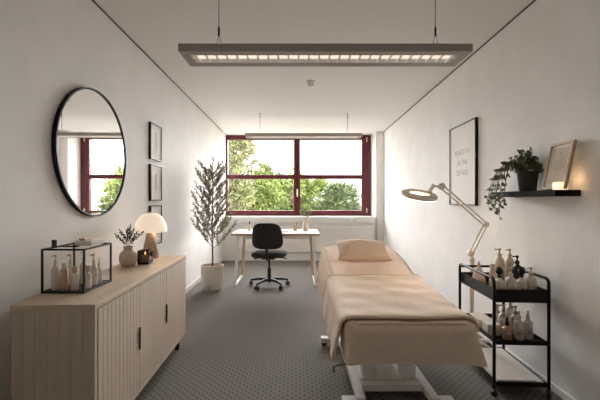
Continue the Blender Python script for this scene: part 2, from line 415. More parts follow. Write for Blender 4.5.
# ------------------------------------------------------------------ sideboard
SX0, SX1, SY0, SY1 = -1.262, -0.895, 1.64, 3.10
ST = 0.742
sb = thing('sideboard', 'long low oak sideboard with fluted doors under the round mirror', 'sideboard', (-1.0785, (SY0+SY1)/2, 0), 0.022)
hx, hy = (SX1-SX0)/2, (SY1-SY0)/2
MB().box(-hx, hx, -hy-0.004, hy+0.004, ST-0.024, ST).build('top', M['wood_top'], sb, bevel=0.002)
MB().box(-hx, hx, -hy, hy, 0.10, 0.122).build('bottom_panel', M['wood_cab'], sb, bevel=0.0015)
body = MB().box(-hx+0.002, hx-0.022, -hy+0.02, hy-0.02, 0.122, ST-0.024).build('body', M['wood_cab'], sb)
def fluted(n, wdt, depth, groove, gw):
    """profile of a board: width along +u, front face with V grooves; list of (u, v)"""
    pts = []
    p = wdt/n
    for i in range(n):
        u0 = i*p
        pts += [(u0, -groove if i else 0), (u0+gw, 0), (u0+p-gw, 0)]
    pts += [(wdt, 0), (wdt, -depth), (0, -depth)]
    return pts
for sgn in (-1, 1):     # grooved end panels
    prof = fluted(7, 2*hx-0.004, 0.02, 0.002, 0.002)
    if sgn < 0:
        pl = [(-hx+0.002+u, -hy-v) for u, v in prof]
    else:
        pl = [(hx-0.002-u, hy+v) for u, v in prof]
    MB().prism(pl, 0.122, ST-0.024).build('end_panel', M['wood_cab'], sb)
dw = (2*hy-0.044)/3
for i in range(3):
    a = -hy+0.022+i*dw
    prof = fluted(11, dw-0.007, 0.019, 0.002, 0.0018)
    pl = [(hx+v, a+0.0035+u) for u, v in prof]
    dd = MB().prism(pl, 0.125, ST-0.027).build('door', M['wood_cab'], sb)
    if i < 2:
        ye = a+dw-0.012
        hb = MB().box(hx+0.0005, hx+0.009, ye-0.002, ye+0.006, 0.352, 0.478)
        hb.build('handle', M['black'], dd, bevel=0.002)
for sx in (-1, 1):
    for sy in (-1, 1):
        MB().box(sx*(hx-0.045)-0.014, sx*(hx-0.045)+0.014, sy*(hy-0.09)-0.014, sy*(hy-0.09)+0.014, 0, 0.10).build('leg', M['black'], sb, bevel=0.002)

# ------------------------------------------------------------------ bottles
def pump_bottle(loc, label, h, rad, bm_mat, pump_mat, kind='pump', rot=0.0, group=None, lab=True, name='pump_bottle', cat='bottle'):
    """h = body height up to the shoulder"""
    t_ = thing(name, label, cat, loc, rot, group)
    r = rad
    b_ = MB().lathe([(r*0.93, 0), (r, 0.004), (r, h*0.80), (r*0.97, h*0.86), (r*0.82, h*0.94), (r*0.42, h), (r*0.36, h+0.008)], seg=24).build('body', bm_mat, t_, smooth=50)
    if lab:
        rows = []
        for z in (h*0.3, h*0.6):
            rows.append([((r+0.0005)*math.cos(a), (r+0.0005)*math.sin(a), z) for a in [(-PI/2-0.6)+1.2*k/8 for k in range(9)]])
        MB().grid(rows).build('print_label', M['blabel'], b_, smooth=180, solid=0.0003)
    z = h+0.0085
    if kind == 'pump':
        MB().lathe([(r*0.46, 0), (r*0.46, 0.014), (r*0.30, 0.018), (r*0.16, 0.020), (r*0.16, 0.036)], (0, 0, z), 16).build('collar', pump_mat, t_, smooth=40)
        p_ = MB().lathe([(r*0.18, 0.0365), (r*0.30, 0.040), (r*0.30, 0.050), (r*0.20, 0.052)], (0, 0, z), 14)
        p_.tube([(0, 0, z+0.045), (-r*0.7, -0.0, z+0.046), (-r*1.0, -0.0, z+0.042)], 0.0042, 8)
        p_.build('pump_head', pump_mat, t_, smooth=40)
    elif kind == 'cap':
        MB().lathe([(r*0.62, 0), (r*0.62, 0.028), (r*0.56, 0.031)], (0, 0, z), 18).build('cap', pump_mat, t_, smooth=40)
    elif kind == 'brush':
        MB().lathe([(r*0.40, 0), (r*0.40, 0.016), (r*0.34, 0.017)], (0, 0, z), 16).build('collar', pump_mat, t_, smooth=40)
        k = MB().ellipsoid((0, 0, z+0.040), r*0.72, r*0.72, 0.024, 18, 10)
        rnd = random.Random(int(h*1000))
        for q in range(120):
            th = rnd.uniform(0, 2*PI); ph = rnd.uniform(0.1, 1.0)
            dd_ = Vector((math.cos(th)*ph, math.sin(th)*ph, rnd.uniform(0.1, 1))).normalized()
            c0 = Vector((0, 0, z+0.040)) + Vector((dd_.x*r*0.6, dd_.y*r*0.6, dd_.z*0.020))
            k.leaf(c0, dd_, (0, 0.3, 1), 0.012, 0.003)
        k.build('brush_head', M['bblack'], t_, smooth=60)
    elif kind == 'dropper':
        MB().lathe([(r*0.45, 0), (r*0.45, 0.018), (r*0.25, 0.021), (r*0.25, 0.045), (r*0.1, 0.052)], (0, 0, z), 14).build('dropper_cap', pump_mat, t_, smooth=40)
    return t_

# ------------------------------------------------------------------ glass display box on the sideboard
gx0, gx1, gy0, gy1 = -1.247, -1.033, 1.832, 2.105
gz = ST+0.001; gh = 0.218
gb = thing('glass_display_box', 'black framed glass display box full of bottles on the sideboard', 'display box', ((gx0+gx1)/2, (gy0+gy1)/2, gz))
ax, ay = (gx1-gx0)/2, (gy1-gy0)/2; e = 0.0085
f = MB()
for zz in (0, gh-e):
    f.box(-ax, ax, -ay, -ay+e, zz, zz+e).box(-ax, ax, ay-e, ay, zz, zz+e).box(-ax, -ax+e, -ay+e, ay-e, zz, zz+e).box(ax-e, ax, -ay+e, ay-e, zz, zz+e)
for sx in (-1, 1):
    for sy in (-1, 1):
        xx = -ax if sx < 0 else ax-e; yy = -ay if sy < 0 else ay-e
        f.box(xx, xx+e, yy, yy+e, e, gh-e)
f.build('frame', M['black'], gb)
MB().box(-ax+e, ax-e, -ay+e, ay-e, 0.001, 0.006).build('base_panel', M['black'], gb)
g2 = 0.003
for q in ((-ax+e, ax-e, -ay+0.002, -ay+0.002+g2, e, gh-e), (-ax+e, ax-e, ay-0.002-g2, ay-0.002, e, gh-e),
          (-ax+0.002, -ax+0.002+g2, -ay+e, ay-e, e, gh-e), (ax-0.002-g2, ax-0.002, -ay+e, ay-e, e, gh-e)):
    MB().box(*q).build('glass_side', M['glass'], gb)
MB().box(-ax+e, ax-e, -ay+e, ay-e, gh-0.005, gh-0.001).build('glass_lid', M['glass'], gb)
zi = gz+0.0065
pump_bottle((-1.215, 1.895, zi), 'tallest white pump bottle at the left front inside the glass box', 0.115, 0.020, M['bwhite'], M['bwhite'], lab=False)
bt = thing('cosmetic_tube', 'beige cosmetic tube between white bottles inside the glass box', 'tube', (-1.165, 1.885, zi))
MB().lathe([(0.017, 0), (0.019, 0.004), (0.018, 0.10), (0.012, 0.108)], seg=20).build('body', M['bbeige'], bt, smooth=50)
MB().lathe([(0.011, 0.1085), (0.011, 0.132), (0.009, 0.134)], seg=16).build('cap', M['bcream'], bt, smooth=40)
pump_bottle((-1.112, 1.885, zi), 'short white bottle with beige cap at front inside the glass box', 0.078, 0.019, M['bwhite'], M['bbeige'], 'cap', lab=False, name='capped_bottle')
pump_bottle((-1.068, 1.925, zi), 'small white bottle with beige cap near the front corner of the glass box', 0.075, 0.017, M['bwhite'], M['bbeige'], 'cap', lab=False, name='capped_bottle')
pump_bottle((-1.075, 1.995, zi), 'white pump bottle near the right pane inside the glass box', 0.105, 0.018, M['bwhite'], M['bwhite'], lab=False)
pump_bottle((-1.085, 2.065, zi), 'white dropper bottle at the far right corner inside the glass box', 0.075, 0.018, M['bwhite'], M['bwhite'], 'dropper', lab=False, name='dropper_bottle')
pump_bottle((-1.150, 2.03, zi), 'cream pump bottle in the middle back of the glass box', 0.112, 0.019, M['bcream'], M['bwhite'], lab=False)
pump_bottle((-1.208, 2.01, zi), 'white pump bottle behind the tallest one inside the glass box', 0.100, 0.019, M['bwhite'], M['bcream'], lab=False)
zt = gz+gh+0.0006
o = MB().lathe([(0.0125, 0), (0.0125, 0.010), (0.0115, 0.011), (0.0115, 0.036), (0.0105, 0.038)], seg=20).build('nail_polish_pot', M['bblack'], None, smooth=40, loc=(-1.215, 1.885, zt))
tag(o, 'little black pot standing on the glass box lid', 'pot')
bsh = thing('cosmetic_brush', 'black brush lying flat on the glass box lid', 'brush', (-1.145, 1.882, zt+0.005), 0.1)
MB().tube([(-0.045, 0, 0), (0.02, 0, 0)], [0.003, 0.0045], 8).build('brush_handle', M['bblack'], bsh, smooth=50)
MB().tube([(0.0205, 0, 0), (0.035, 0, 0.0015), (0.055, 0, 0)], [0.0048, 0.0062, 0.002], 10).build('bristles', M['bblack'], bsh, smooth=50)
cb = thing('card_box', 'flat white box lying on the glass box lid', 'box', (-1.105, 2.02, zt), -0.05)
MB().box(-0.045, 0.045, -0.07, 0.05, 0.0, 0.014).build('box_base', M['bwhite'], cb, bevel=0.001)
MB().box(-0.046, 0.046, -0.071, 0.051, 0.0142, 0.024).build('box_lid', M['paper'], cb, bevel=0.001)
o = MB().box(-0.016, 0.016, -0.03, 0.03, 0, 0.012).build('soap_bar', M['bbeige'], None, bevel=0.003, loc=(-1.125, 2.0, zt+0.0245)); tag(o, 'small beige bar on top of the flat white box', 'soap')

# ------------------------------------------------------------------ vase with twigs, candle, lamp
v = thing('round_vase', 'round matte beige vase holding dark twigs on the sideboard', 'vase', (-1.172, 2.62, ST+0.0005))
prof = [(0.036, 0), (0.046, 0.004), (0.058, 0.03), (0.060, 0.055), (0.056, 0.080), (0.044, 0.098), (0.033, 0.106), (0.030, 0.113), (0.032, 0.128), (0.034, 0.134), (0.030, 0.134), (0.027, 0.122), (0.026, 0.105), (0.040, 0.085), (0.050, 0.05), (0.036, 0.012), (0, 0.010)]
MB().lathe(prof, seg=32).build('body', M['ceramic'], v, smooth=60)
def twig(name, label, cat, base, top_dir, ln, leaf_l, leaf_w, nleaf, mleaf, mstem, group, seed, bend=0.3, rad=0.0014, start=0.64, u0=0.52):
    rnd = random.Random(seed)
    t_ = thing(name, label, cat, base, 0, group)
    d_ = Vector(top_dir).normalized(); side = Vector((d_.x, d_.y, 0))
    pts = []
    for i in range(9):
        u = i/8
        pts.append(Vector((0, 0, 0)) + Vector((0, 0, 1))*ln*u*(1-bend*u*0.3) + side*ln*(max(0.0, u-u0)**1.1)*1.8)
    MB().tube(pts, [rad*(1-0.6*i/8) for i in range(9)], 6).build('stem', mstem, t_, smooth=60)
    lf = MB()
    for k in range(nleaf):
        u = start + (1-start)*(k+0.5)/nleaf
        i = min(7, int(u*8)); p = pts[i].lerp(pts[i+1], u*8-i); tg = (pts[i+1]-pts[i]).normalized()
        a = k*2.4 + rnd.uniform(-0.3, 0.3)
        o1 = tg.orthogonal().normalized(); o2 = tg.cross(o1)
        out = (o1*math.cos(a)+o2*math.sin(a))
        dr = (tg*0.75 + out*0.8).normalized()
        lf.leaf(p, dr, tg, leaf_l*rnd.uniform(0.75, 1.15)*(1.1-0.3*u), leaf_w*rnd.uniform(0.8, 1.1))
    lf.leaf(pts[-1], (pts[-1]-pts[-2]), (0.3, 0.5, 0.2), leaf_l, leaf_w)
    lf.build('leaves', mleaf, t_)
    return t_
tw = [(-0.30, -0.05, 0.95, 0.19), (-0.55, 0.05, 0.8, 0.16), (0.02, 0.05, 1, 0.225), (0.25, -0.1, 0.95, 0.20), (0.5, 0.05, 0.8, 0.18), (-0.1, 0.25, 1, 0.20), (0.15, 0.3, 0.9, 0.18)]
for i, (dx, dy, dz, ln) in enumerate(tw):
    twig('leafy_twig', 'dark leafy twig standing in the round beige vase on the sideboard', 'twig', (-1.172+0.014*math.cos(i*0.9), 2.62+0.014*math.sin(i*0.9), ST+0.0125), (dx, dy, dz), ln+0.05, 0.034, 0.015, 18, M['sprig'], M['trunk'], 'twigs in the beige vase', 40+i)

c = thing('candle_holder', 'square black candle holder with smoked glass beside the lamp', 'candle holder', (-1.085, 2.70, ST+0.0005))
f = MB(); a_ = 0.040; ee = 0.006; hgt = 0.098
for sx in (-1, 1):
    for sy in (-1, 1):
        xx = -a_ if sx < 0 else a_-ee; yy = -a_ if sy < 0 else a_-ee
        f.box(xx, xx+ee, yy, yy+ee, 0.012, hgt-ee)
f.box(-a_, a_, -a_, a_, 0, 0.012)
f.box(-a_, a_, -a_, -a_+ee, hgt-ee, hgt).box(-a_, a_, a_-ee, a_, hgt-ee, hgt).box(-a_, -a_+ee, -a_+ee, a_-ee, hgt-ee, hgt).box(a_-ee, a_, -a_+ee, a_-ee, hgt-ee, hgt)
f.build('frame', M['black'], c)
for q in ((-a_+ee, a_-ee, -a_+0.001, -a_+0.003), (-a_+ee, a_-ee, a_-0.003, a_-0.001), (-a_+0.001, -a_+0.003, -a_+ee, a_-ee), (a_-0.003, a_-0.001, -a_+ee, a_-ee)):
    MB().box(*q, 0.012, hgt-ee).build('glass_side', M['darkglass'], c)
cd = thing('pillar_candle', 'lit cream candle inside the black holder on the sideboard', 'candle', (-1.085, 2.70, ST+0.013))
MB().lathe([(0.024, 0), (0.025, 0.002), (0.025, 0.046), (0.022, 0.049), (0.0, 0.046)], seg=24).build('wax', M['wax'], cd, smooth=50)
MB().tube([(0, 0, 0.046), (0.001, 0, 0.054)], 0.001, 6).build('wick', M['black'], cd)
MB().lathe([(0.0, 0.053), (0.004, 0.058), (0.0045, 0.063), (0.002, 0.072), (0.0, 0.078)], seg=12).build('flame', M['flame'], cd, smooth=80)

tl = thing('table_lamp', 'lit mushroom table lamp with white dome shade at the far end of the sideboard', 'lamp', (-1.157, 2.985, ST+0.0005))
MB().lathe([(0.060, 0), (0.065, 0.004), (0.065, 0.012), (0.060, 0.05), (0.046, 0.12), (0.036, 0.17), (0.033, 0.20), (0.030, 0.203)], seg=32).build('base', M['lampbase'], tl, smooth=50)
MB().lathe([(0.012, 0.2035), (0.012, 0.25), (0.006, 0.255), (0.006, 0.352)], seg=14).build('stem', M['cream'], tl, smooth=40)
R1 = 0.125
sp = [(R1*math.cos(a)**0.8 if math.cos(a) > 0 else 0, 0.205+0.15*math.sin(a)) for a in [PI/2*i/16 for i in range(17)]]
outer = [(max(r_, 0.0), z_) for r_, z_ in sp]
outer[-1] = (0.006, outer[-1][1])
inner = [(max(r_-0.004, 0.005), z_-0.003) for r_, z_ in reversed(outer)]
inner[-1] = (R1-0.004, 0.2055)
MB().lathe(outer+inner, seg=48).build('shade', M['shade'], tl, smooth=70)
MB().lathe([(0.007, 0.3555), (0.009, 0.360), (0.007, 0.367), (0.0, 0.369)], seg=14).build('finial', M['wood'], tl, smooth=60)
MB().ellipsoid((0.0, 0.0, 0.0), 0.02, 0.02, 0.02).build('bulb', M['ring'], tl, smooth=180, loc=(0.03, 0, 0.275))

# ------------------------------------------------------------------ potted olive tree
pt = thing('potted_olive_tree', 'tall slender potted tree with fine grey leaves in the far left corner', 'potted tree', (-1.115, 5.0, 0))
MB().lathe([(0.105, 0), (0.112, 0.004), (0.130, 0.06), (0.144, 0.15), (0.150, 0.25), (0.150, 0.325), (0.148, 0.335), (0.138, 0.335), (0.136, 0.31), (0.134, 0.295), (0.0, 0.294)], seg=40).build('pot', M['potgrey'], pt, smooth=50)
MB().lathe([(0.130, 0.296), (0.128, 0.305), (0.06, 0.315), (0.0, 0.316)], seg=30).build('soil', M['soil'], pt, smooth=50)
rnd = random.Random(3)
tr = MB(); lf = MB()
trunk = [Vector((0.004*math.sin(i*1.3), 0.004*math.cos(i*1.7), 0.31+i*0.122)) for i in range(11)]
tr.tube(trunk, [0.012-0.00095*i for i in range(11)], 8)
def leafy(pts, n, l0, start=0.15):
    m_n = len(pts)-1
    for k in range(n):
        u = start+(1-start)*(k+rnd.random())/n
        i = min(m_n-1, int(u*m_n)); p = pts[i].lerp(pts[i+1], u*m_n-i); tg = (pts[i+1]-pts[i]).normalized()
        a = rnd.uniform(0, 2*PI); o1 = tg.orthogonal().normalized(); o2 = tg.cross(o1)
        dr = (tg*rnd.uniform(0.5, 1.0)+(o1*math.cos(a)+o2*math.sin(a))*rnd.uniform(0.5, 0.9)).normalized()
        lf.leaf(p, dr, (rnd.uniform(-1, 1), rnd.uniform(-1, 1), rnd.uniform(-1, 1)), l0*rnd.uniform(0.7, 1.2), 0.0155*rnd.uniform(0.8, 1.2))
NB = 40
for k in range(NB):
    u = k/(NB-1)
    z = 0.55+0.98*u
    az = k*2.399+rnd.uniform(-0.3, 0.3)
    ln = (0.41-0.20*u)*rnd.uniform(0.85, 1.15)
    st = Vector((0, 0, z))
    pts = []
    for j in range(7):
        w = j/6
        rr = ln*0.80*(1-(1-w)**1.25)
        pts.append(st+Vector((max(-0.245, math.cos(az)*rr), math.sin(az)*rr, ln*0.9*w**1.1)))
    tr.tube(pts, [0.0035*(1-0.75*j/6) for j in range(7)], 6)
    leafy(pts, int(18+95*ln), 0.042)
    for q in range(3):
        p = pts[1+q]; a2 = az+rnd.choice((-1, 1))*rnd.uniform(0.5, 1.1); l2 = ln*rnd.uniform(0.25, 0.42)
        tw_ = [p+Vector((max(-0.25-p.x, math.cos(a2)*l2*0.6*w), math.sin(a2)*l2*0.6*w, l2*(0.8*w+0.1*w*w))) for w in (0, 0.33, 0.66, 1)]
        tr.tube(tw_, [0.0016, 0.0014, 0.0011, 0.0007], 5)
        leafy(tw_, 18, 0.038)
leafy([Vector((0, 0, 1.45)), Vector((0, 0, 1.55)), Vector((0.005, 0, 1.76))], 45, 0.04)
tr.tube([(0, 0, 1.5), (0.005, 0, 1.76)], [0.003, 0.001], 6)
tr.build('trunk', M['trunk'], pt, smooth=60)
lf.build('foliage', M['olive'], pt)

# ------------------------------------------------------------------ desk
dk = thing('desk', 'white topped wooden desk under the window', 'desk', (-0.288, 5.58, 0))
MB().box(-0.62, 0.62, -0.375, 0.375, 0.727, 0.735).build('tabletop', M['white'], dk, bevel=0.002)
MB().box(-0.619, 0.619, -0.374, 0.374, 0.703, 0.7268).build('tabletop_edge', M['wood'], dk, bevel=0.002)
for yy in (-0.30, 0.275): MB().box(-0.48, 0.48, yy, yy+0.025, 0.655, 0.7028).build('apron', M['white'], dk, bevel=0.002)
def bar(p0, p1, w, d_):
    p0 = Vector(p0); p1 = Vector(p1); s_ = MB()
    vs = []
    for p in (p0, p1):
        vs += [(p.x-w/2, p.y-d_/2, p.z), (p.x+w/2, p.y-d_/2, p.z), (p.x+w/2, p.y+d_/2, p.z), (p.x-w/2, p.y+d_/2, p.z)]
    return s_.add(vs, [(0, 3, 2, 1), (4, 5, 6, 7), (0, 1, 5, 4), (1, 2, 6, 5), (2, 3, 7, 6), (3, 0, 4, 7)])
for sx in (-1, 1):
    bar((sx*0.565, -0.33, 0.022), (sx*0.525, -0.30, 0.702), 0.034, 0.045).build('leg', M['white'], dk, bevel=0.004)
    l_ = bar((sx*0.555, 0.33, 0.022), (sx*0.515, 0.30, 0.702), 0.045, 0.045).build('leg', M['wood'], dk, bevel=0.004)
    l_['label'] = 'oak rear leg'
    MB().box(sx*0.562-0.02, sx*0.562+0.02, -0.355, 0.355, 0.0, 0.0215).build('foot_rail', M['white'], dk, bevel=0.004)
# on the desk
dz = 0.7355
o = thing('oil_diffuser_bottle', 'dark capped beige bottle standing on the left of the desk', 'bottle', (-0.70, 5.66, dz))
MB().lathe([(0.020, 0), (0.024, 0.004), (0.024, 0.065), (0.012, 0.085), (0.010, 0.10)], seg=20).build('body', M['bcream'], o, smooth=50)
MB().lathe([(0.012, 0.1005), (0.012, 0.125), (0.006, 0.135), (0.003, 0.155)], seg=16).build('sprayer_cap', M['darkpot'], o, smooth=50)
o = thing('pencil_cup', 'small beige cup with pens on the right of the desk', 'cup', (-0.012, 5.70, dz))
MB().lathe([(0.028, 0), (0.030, 0.003), (0.030, 0.075), (0.027, 0.075), (0.026, 0.006), (0, 0.005)], seg=20).build('body', M['bbeige'], o, smooth=50)
for i, (a, b_) in enumerate(((0.012, 0.008), (-0.012, 0.006), (0.002, -0.013))):
    q = MB().tube([(-0.012+a*1.2, 5.70+b_, dz+0.012), (-0.012+a*1.8, 5.70+b_*1.6, dz+0.12)], 0.0035, 8).build('pen', M['bcream' if i else 'darkpot'], None, smooth=50)
    tag(q, ['dark pen standing in the beige desk cup', 'cream pen standing at the left in the beige desk cup', 'cream pen standing at the front of the beige desk cup'][i], 'pen', 'pens in the desk cup')
o = thing('desk_vase', 'pale bottle vase with green sprigs on the right of the desk', 'vase', (0.145, 5.68, dz))
MB().lathe([(0.036, 0), (0.042, 0.005), (0.046, 0.06), (0.042, 0.10), (0.026, 0.135), (0.019, 0.15), (0.020, 0.175), (0.022, 0.18), (0.018, 0.18), (0.016, 0.155), (0.022, 0.13), (0.034, 0.09), (0.036, 0.01), (0, 0.009)], seg=24).build('body', M['bcream'], o, smooth=60)
for i in range(7):
    a = i*0.9
    twig('green_sprig', 'green leafy sprig in the pale vase on the desk', 'sprig', (0.145+0.006*math.cos(a), 5.68+0.006*math.sin(a), dz+0.0095), (math.cos(a)*0.5, math.sin(a)*0.3, 1), 0.275+0.02*(i % 3), 0.055, 0.022, 12, M['greenleaf'], M['greenleaf'], 'sprigs in the desk vase', 60+i, start=0.76, u0=0.70)
o = thing('notebook', 'open white notebook lying on the middle of the desk', 'notebook', (-0.10, 5.42, dz), 0.1)
MB().box(-0.095, -0.001, -0.06, 0.06, 0, 0.006).build('page', M['paper'], o, bevel=0.001)
MB().box(0.001, 0.095, -0.06, 0.06, 0, 0.006).build('page', M['paper'], o, bevel=0.001)
o = MB().tube([(-0.05, 0, 0), (0.05, 0.02, 0)], 0.004, 8).build('pen', M['bbeige'], None, smooth=50, loc=(-0.16, 5.42, dz+0.0105)); tag(o, 'beige pen lying across the open notebook', 'pen')

# ------------------------------------------------------------------ office chair
ch = thing('office_chair', 'black swivel office chair at the white desk', 'chair', (-0.372, 5.22, 0), math.radians(-6))
hub = MB().lathe([(0.034, 0.07), (0.036, 0.075), (0.036, 0.125), (0.03, 0.13)], seg=20)
tips = []
for k in range(5):
    a = math.radians(-90+36+9+72*k)
    c_, s_ = math.cos(a), math.sin(a)
    pts = [(c_*0.03, s_*0.03, 0.10), (c_*0.16, s_*0.16, 0.096), (c_*0.275, s_*0.275, 0.074)]
    hub.tube(pts, [0.024, 0.020, 0.015], 8)
    tips.append((c_*0.272, s_*0.272, a))
hub.build('base', M['blackplastic'], ch, smooth=50)
for k, (tx, ty, a) in enumerate(tips):
    w = MB()
    Mx = Matrix.Translation((tx, ty, 0.0275)) @ Matrix.Rotation(a+0.6+k, 4, 'Z') @ Matrix.Rotation(PI/2, 4, 'Y')
    w.lathe([(0.020, -0.024), (0.027, -0.020), (0.027, -0.006), (0.012, -0.004), (0.012, 0.004), (0.027, 0.006), (0.027, 0.020), (0.020, 0.024)], seg=20, M=Mx)
    w.lathe([(0.008, 0.02), (0.008, 0.058)], (tx, ty, 0), 10)
    w.build('caster', M['wheel'], ch, smooth=40)
MB().lathe([(0.026, 0.1305), (0.026, 0.26), (0.020, 0.262), (0.016, 0.264), (0.016, 0.40)], seg=20).build('gas_column', M['blackplastic'], ch, smooth=40)
m2 = MB().box(-0.09, 0.09, -0.11, 0.09, 0.385, 0.412)
m2.build('seat_mechanism', M['blackplastic'], ch, bevel=0.006)
MB().tube([(0.09, 0.02, 0.395), (0.17, 0.02, 0.393), (0.24, 0.03, 0.385)], [0.006, 0.006, 0.011], 8).build('lever', M['blackplastic'], ch, smooth=50)
MB().tube([(-0.09, -0.04, 0.395), (-0.15, -0.04, 0.393), (-0.21, -0.03, 0.387)], [0.006, 0.006, 0.011], 8).build('lever', M['blackplastic'], ch, smooth=50)
def superpad(w, d_, h, e=0.42, n=40, dome=0.012):
    """horizontal cushion with rounded plan"""
    vs = MB(); rows = []
    def ring(sc_, z):
        return [(w/2*sc_*math.copysign(abs(math.cos(t_))**e, math.cos(t_)), d_/2*sc_*math.copysign(abs(math.sin(t_))**e, math.sin(t_)), z) for t_ in [2*PI*k/n for k in range(n)]]
    prof = [(0.0, 0.0), (0.80, 0.0), (0.95, h*0.12), (1.0, h*0.45), (0.98, h*0.75), (0.92, h*0.95), (0.7, h+dome*0.7), (0.0, h+dome)]
    for sc_, z in prof:
        r_ = ring(max(sc_, 0.001), z); rows.append(r_+[r_[0]])
    return vs.grid(rows)
MB_s = superpad(0.48, 0.45, 0.062)
so = MB_s.build('seat', M['chairfab'], ch, smooth=60, weld=True, loc=(0, 0.03, 0.413))
# backrest, slightly curved in plan, wider at the bottom
rows = []
nz, nx = 14, 14
def back_pt(u, v_, yoff):
    # u -1..1 across, v -1..1 up
    half = 0.222-0.028*(v_+1)/2
    # squircle mapping of the square to a rounded outline
    e_ = 0.30
    sx = u*math.sqrt(max(0, 1-e_*v_*v_*abs(v_)**2)); sv = v_*math.sqrt(max(0, 1-e_*u*u*abs(u)**2))
    x = half*sx; z = 0.712+0.178*sv
    y = -0.205+0.05*(x/0.21)**2*1.0-0.03*sv+yoff
    return (x, y, z)
fr = [[back_pt(-1+2*i/nx, -1+2*j/nz, -0.022*(1-max(abs(-1+2*i/nx), abs(-1+2*j/nz))**6)) for i in range(nx+1)] for j in range(nz+1)]
bk = [[back_pt(-1+2*i/nx, -1+2*j/nz, 0.030*(1-max(abs(-1+2*i/nx), abs(-1+2*j/nz))**6)+0.0005) for i in range(nx+1)] for j in range(nz+1)]
b_ = MB(); b_.grid(fr); b_.grid(bk)
# rim
def rim(rows): return rows[0][:-1]+[r[-1] for r in rows][:-1]+rows[-1][::-1][:-1]+[r[0] for r in rows][::-1][:-1]
ra, rb = rim(fr), rim(bk); n_ = len(ra)
b_.add(ra+rb, [(i, (i+1) % n_, n_+(i+1) % n_, n_+i) for i in range(n_)])
b_.build('backrest', M['chairfab'], ch, smooth=70, weld=True)
MB().tube([(0, -0.10, 0.398), (0, -0.165, 0.40), (0, -0.190, 0.43), (0, -0.190, 0.56)], 0.02, 8).build('back_bracket', M['blackplastic'], ch, smooth=60)

# ------------------------------------------------------------------ treatment bed
BX0, BX1 = 0.262, 0.963; BXC = (BX0+BX1)/2
def bz(y):   # top of mattress
    pts = [(1.9, 0.545), (2.3, 0.555), (2.7, 0.578), (2.95, 0.60), (3.3, 0.64), (3.6, 0.69), (3.9, 0.735), (4.1, 0.75)]
    for (a, za), (b, zb_) in zip(pts, pts[1:]):
        if y <= b: return za+(zb_-za)*max(0, (y-a)/(b-a))
    return pts[-1][1]
bed = thing('treatment_bed', 'white lifting treatment bed under beige blankets', 'treatment bed', (0, 0, 0))
rows = []
ys = [1.99+i*0.0935 for i in range(21)]
def msec(y, s=1.0, k=0):
    zt_, zb_ = bz(y), bz(y)-0.085
    sec = []
    rr = 0.04; zt_ -= 0.006; xa_, xb_ = BX0+0.024, BX1-0.024
    for cx_, cz_, a0 in ((xb_-rr, zb_+rr, -PI/2), (xb_-rr, zt_-rr, 0), (xa_+rr, zt_-rr, PI/2), (xa_+rr, zb_+rr, PI)):
        for q in range(5):
            a = a0+PI/2*q/4
            sec.append((BXC+(cx_+rr*math.cos(a)-BXC)*s, y, (zt_+zb_)/2+(cz_+rr*math.sin(a)-(zt_+zb_)/2)*(0.5+0.5*s)))
    return sec+[sec[0]]
mm = MB(); secs = [msec(ys[0]-0.012, 0.94)]+[msec(y) for y in ys]+[msec(ys[-1]+0.012, 0.94)]
mm.grid(secs)
mm.add(secs[0][:-1], [tuple(range(20))]); mm.add(secs[-1][:-1], [tuple(range(20))])
mm.build('mattress', M['cream'], bed, smooth=50, weld=True)
fx0, fx1 = 0.374, 0.795
fr_ = MB()
for x in (fx0, fx1): fr_.box(x-0.025, x+0.025, 2.13, 3.08, 0.03, 0.075)
fr_.build('floor_rail', M['white'], bed, bevel=0.004)
MB().box(fx0+0.0255, fx1-0.0255, 2.28, 2.34, 0.035, 0.075).build('cross_member', M['white'], bed, bevel=0.004)
for xa_, xb_, y, pads in ((0.265, 0.348, 2.165, (0.29,)), (0.821, 0.905, 2.165, (0.88,)), (0.205, 0.96, 3.126, (0.235, 0.93))):
    fb = MB().box(xa_, xb_, y-0.045, y+0.025, 0.022, 0.062).build('foot_bar', M['white'], bed, bevel=0.006)
    for x in pads:
        MB().lathe([(0.020, 0), (0.022, 0.004), (0.020, 0.0215)], (x, y-0.01, 0), 16).build('foot_pad', M['wheel'], fb, smooth=40)
for x in (fx0, fx1): MB().lathe([(0.020, 0), (0.022, 0.004), (0.020, 0.0295)], (x, 2.23, 0), 16).build('foot_pad', M['wheel'], bed, smooth=40)
for x in (0.465, 0.715):
    MB().box(x-0.047, x+0.047, 2.38, 2.47, 0.0755, 0.150).build('column_block', M['white'], bed, bevel=0.005)
    MB().box(x-0.026, x+0.026, 2.40, 2.45, 0.1505, 0.40).build('lift_post', M['white'], bed, bevel=0.004)
MB().box(0.515, 0.665, 2.60, 2.79, 0.0755, 0.40).build('lift_column', M['white'], bed, bevel=0.006)
MB().box(fx0+0.0255, fx1-0.0255, 2.36, 2.80, 0.04, 0.075).build('base_plate', M['white'], bed, bevel=0.003)
uf = MB()
for x in (0.36, 0.84):
    rows = []
    for y in (2.02, 2.5, 2.95, 3.4, 3.8):
        z = bz(y)-0.128
        rows.append([(x-0.018, y, z), (x+0.018, y, z), (x+0.018, y, z+0.04), (x-0.018, y, z+0.04), (x-0.018, y, z)])
    uf.grid(rows); uf.add(rows[0][:-1], [(0, 1, 2, 3)]); uf.add(rows[-1][:-1], [(0, 1, 2, 3)])
uf.box(0.379, 0.821, 2.40, 2.45, 0.4005, 0.44).box(0.379, 0.821, 2.62, 2.67, 0.4005, 0.44)
uf.build('upper_frame', M['white'], bed, weld=True)
MB().tube([(0.36, 2.12, 0.29), (0.30, 2.11, 0.281), (0.222, 2.10, 0.276), (0.212, 2.10, 0.268), (0.212, 2.10, 0.235)], 0.007, 8).tube([(0.36, 2.12, 0.29), (0.36, 2.12, 0.42)], 0.007, 8).build('release_lever', M['steel'], bed, smooth=60)

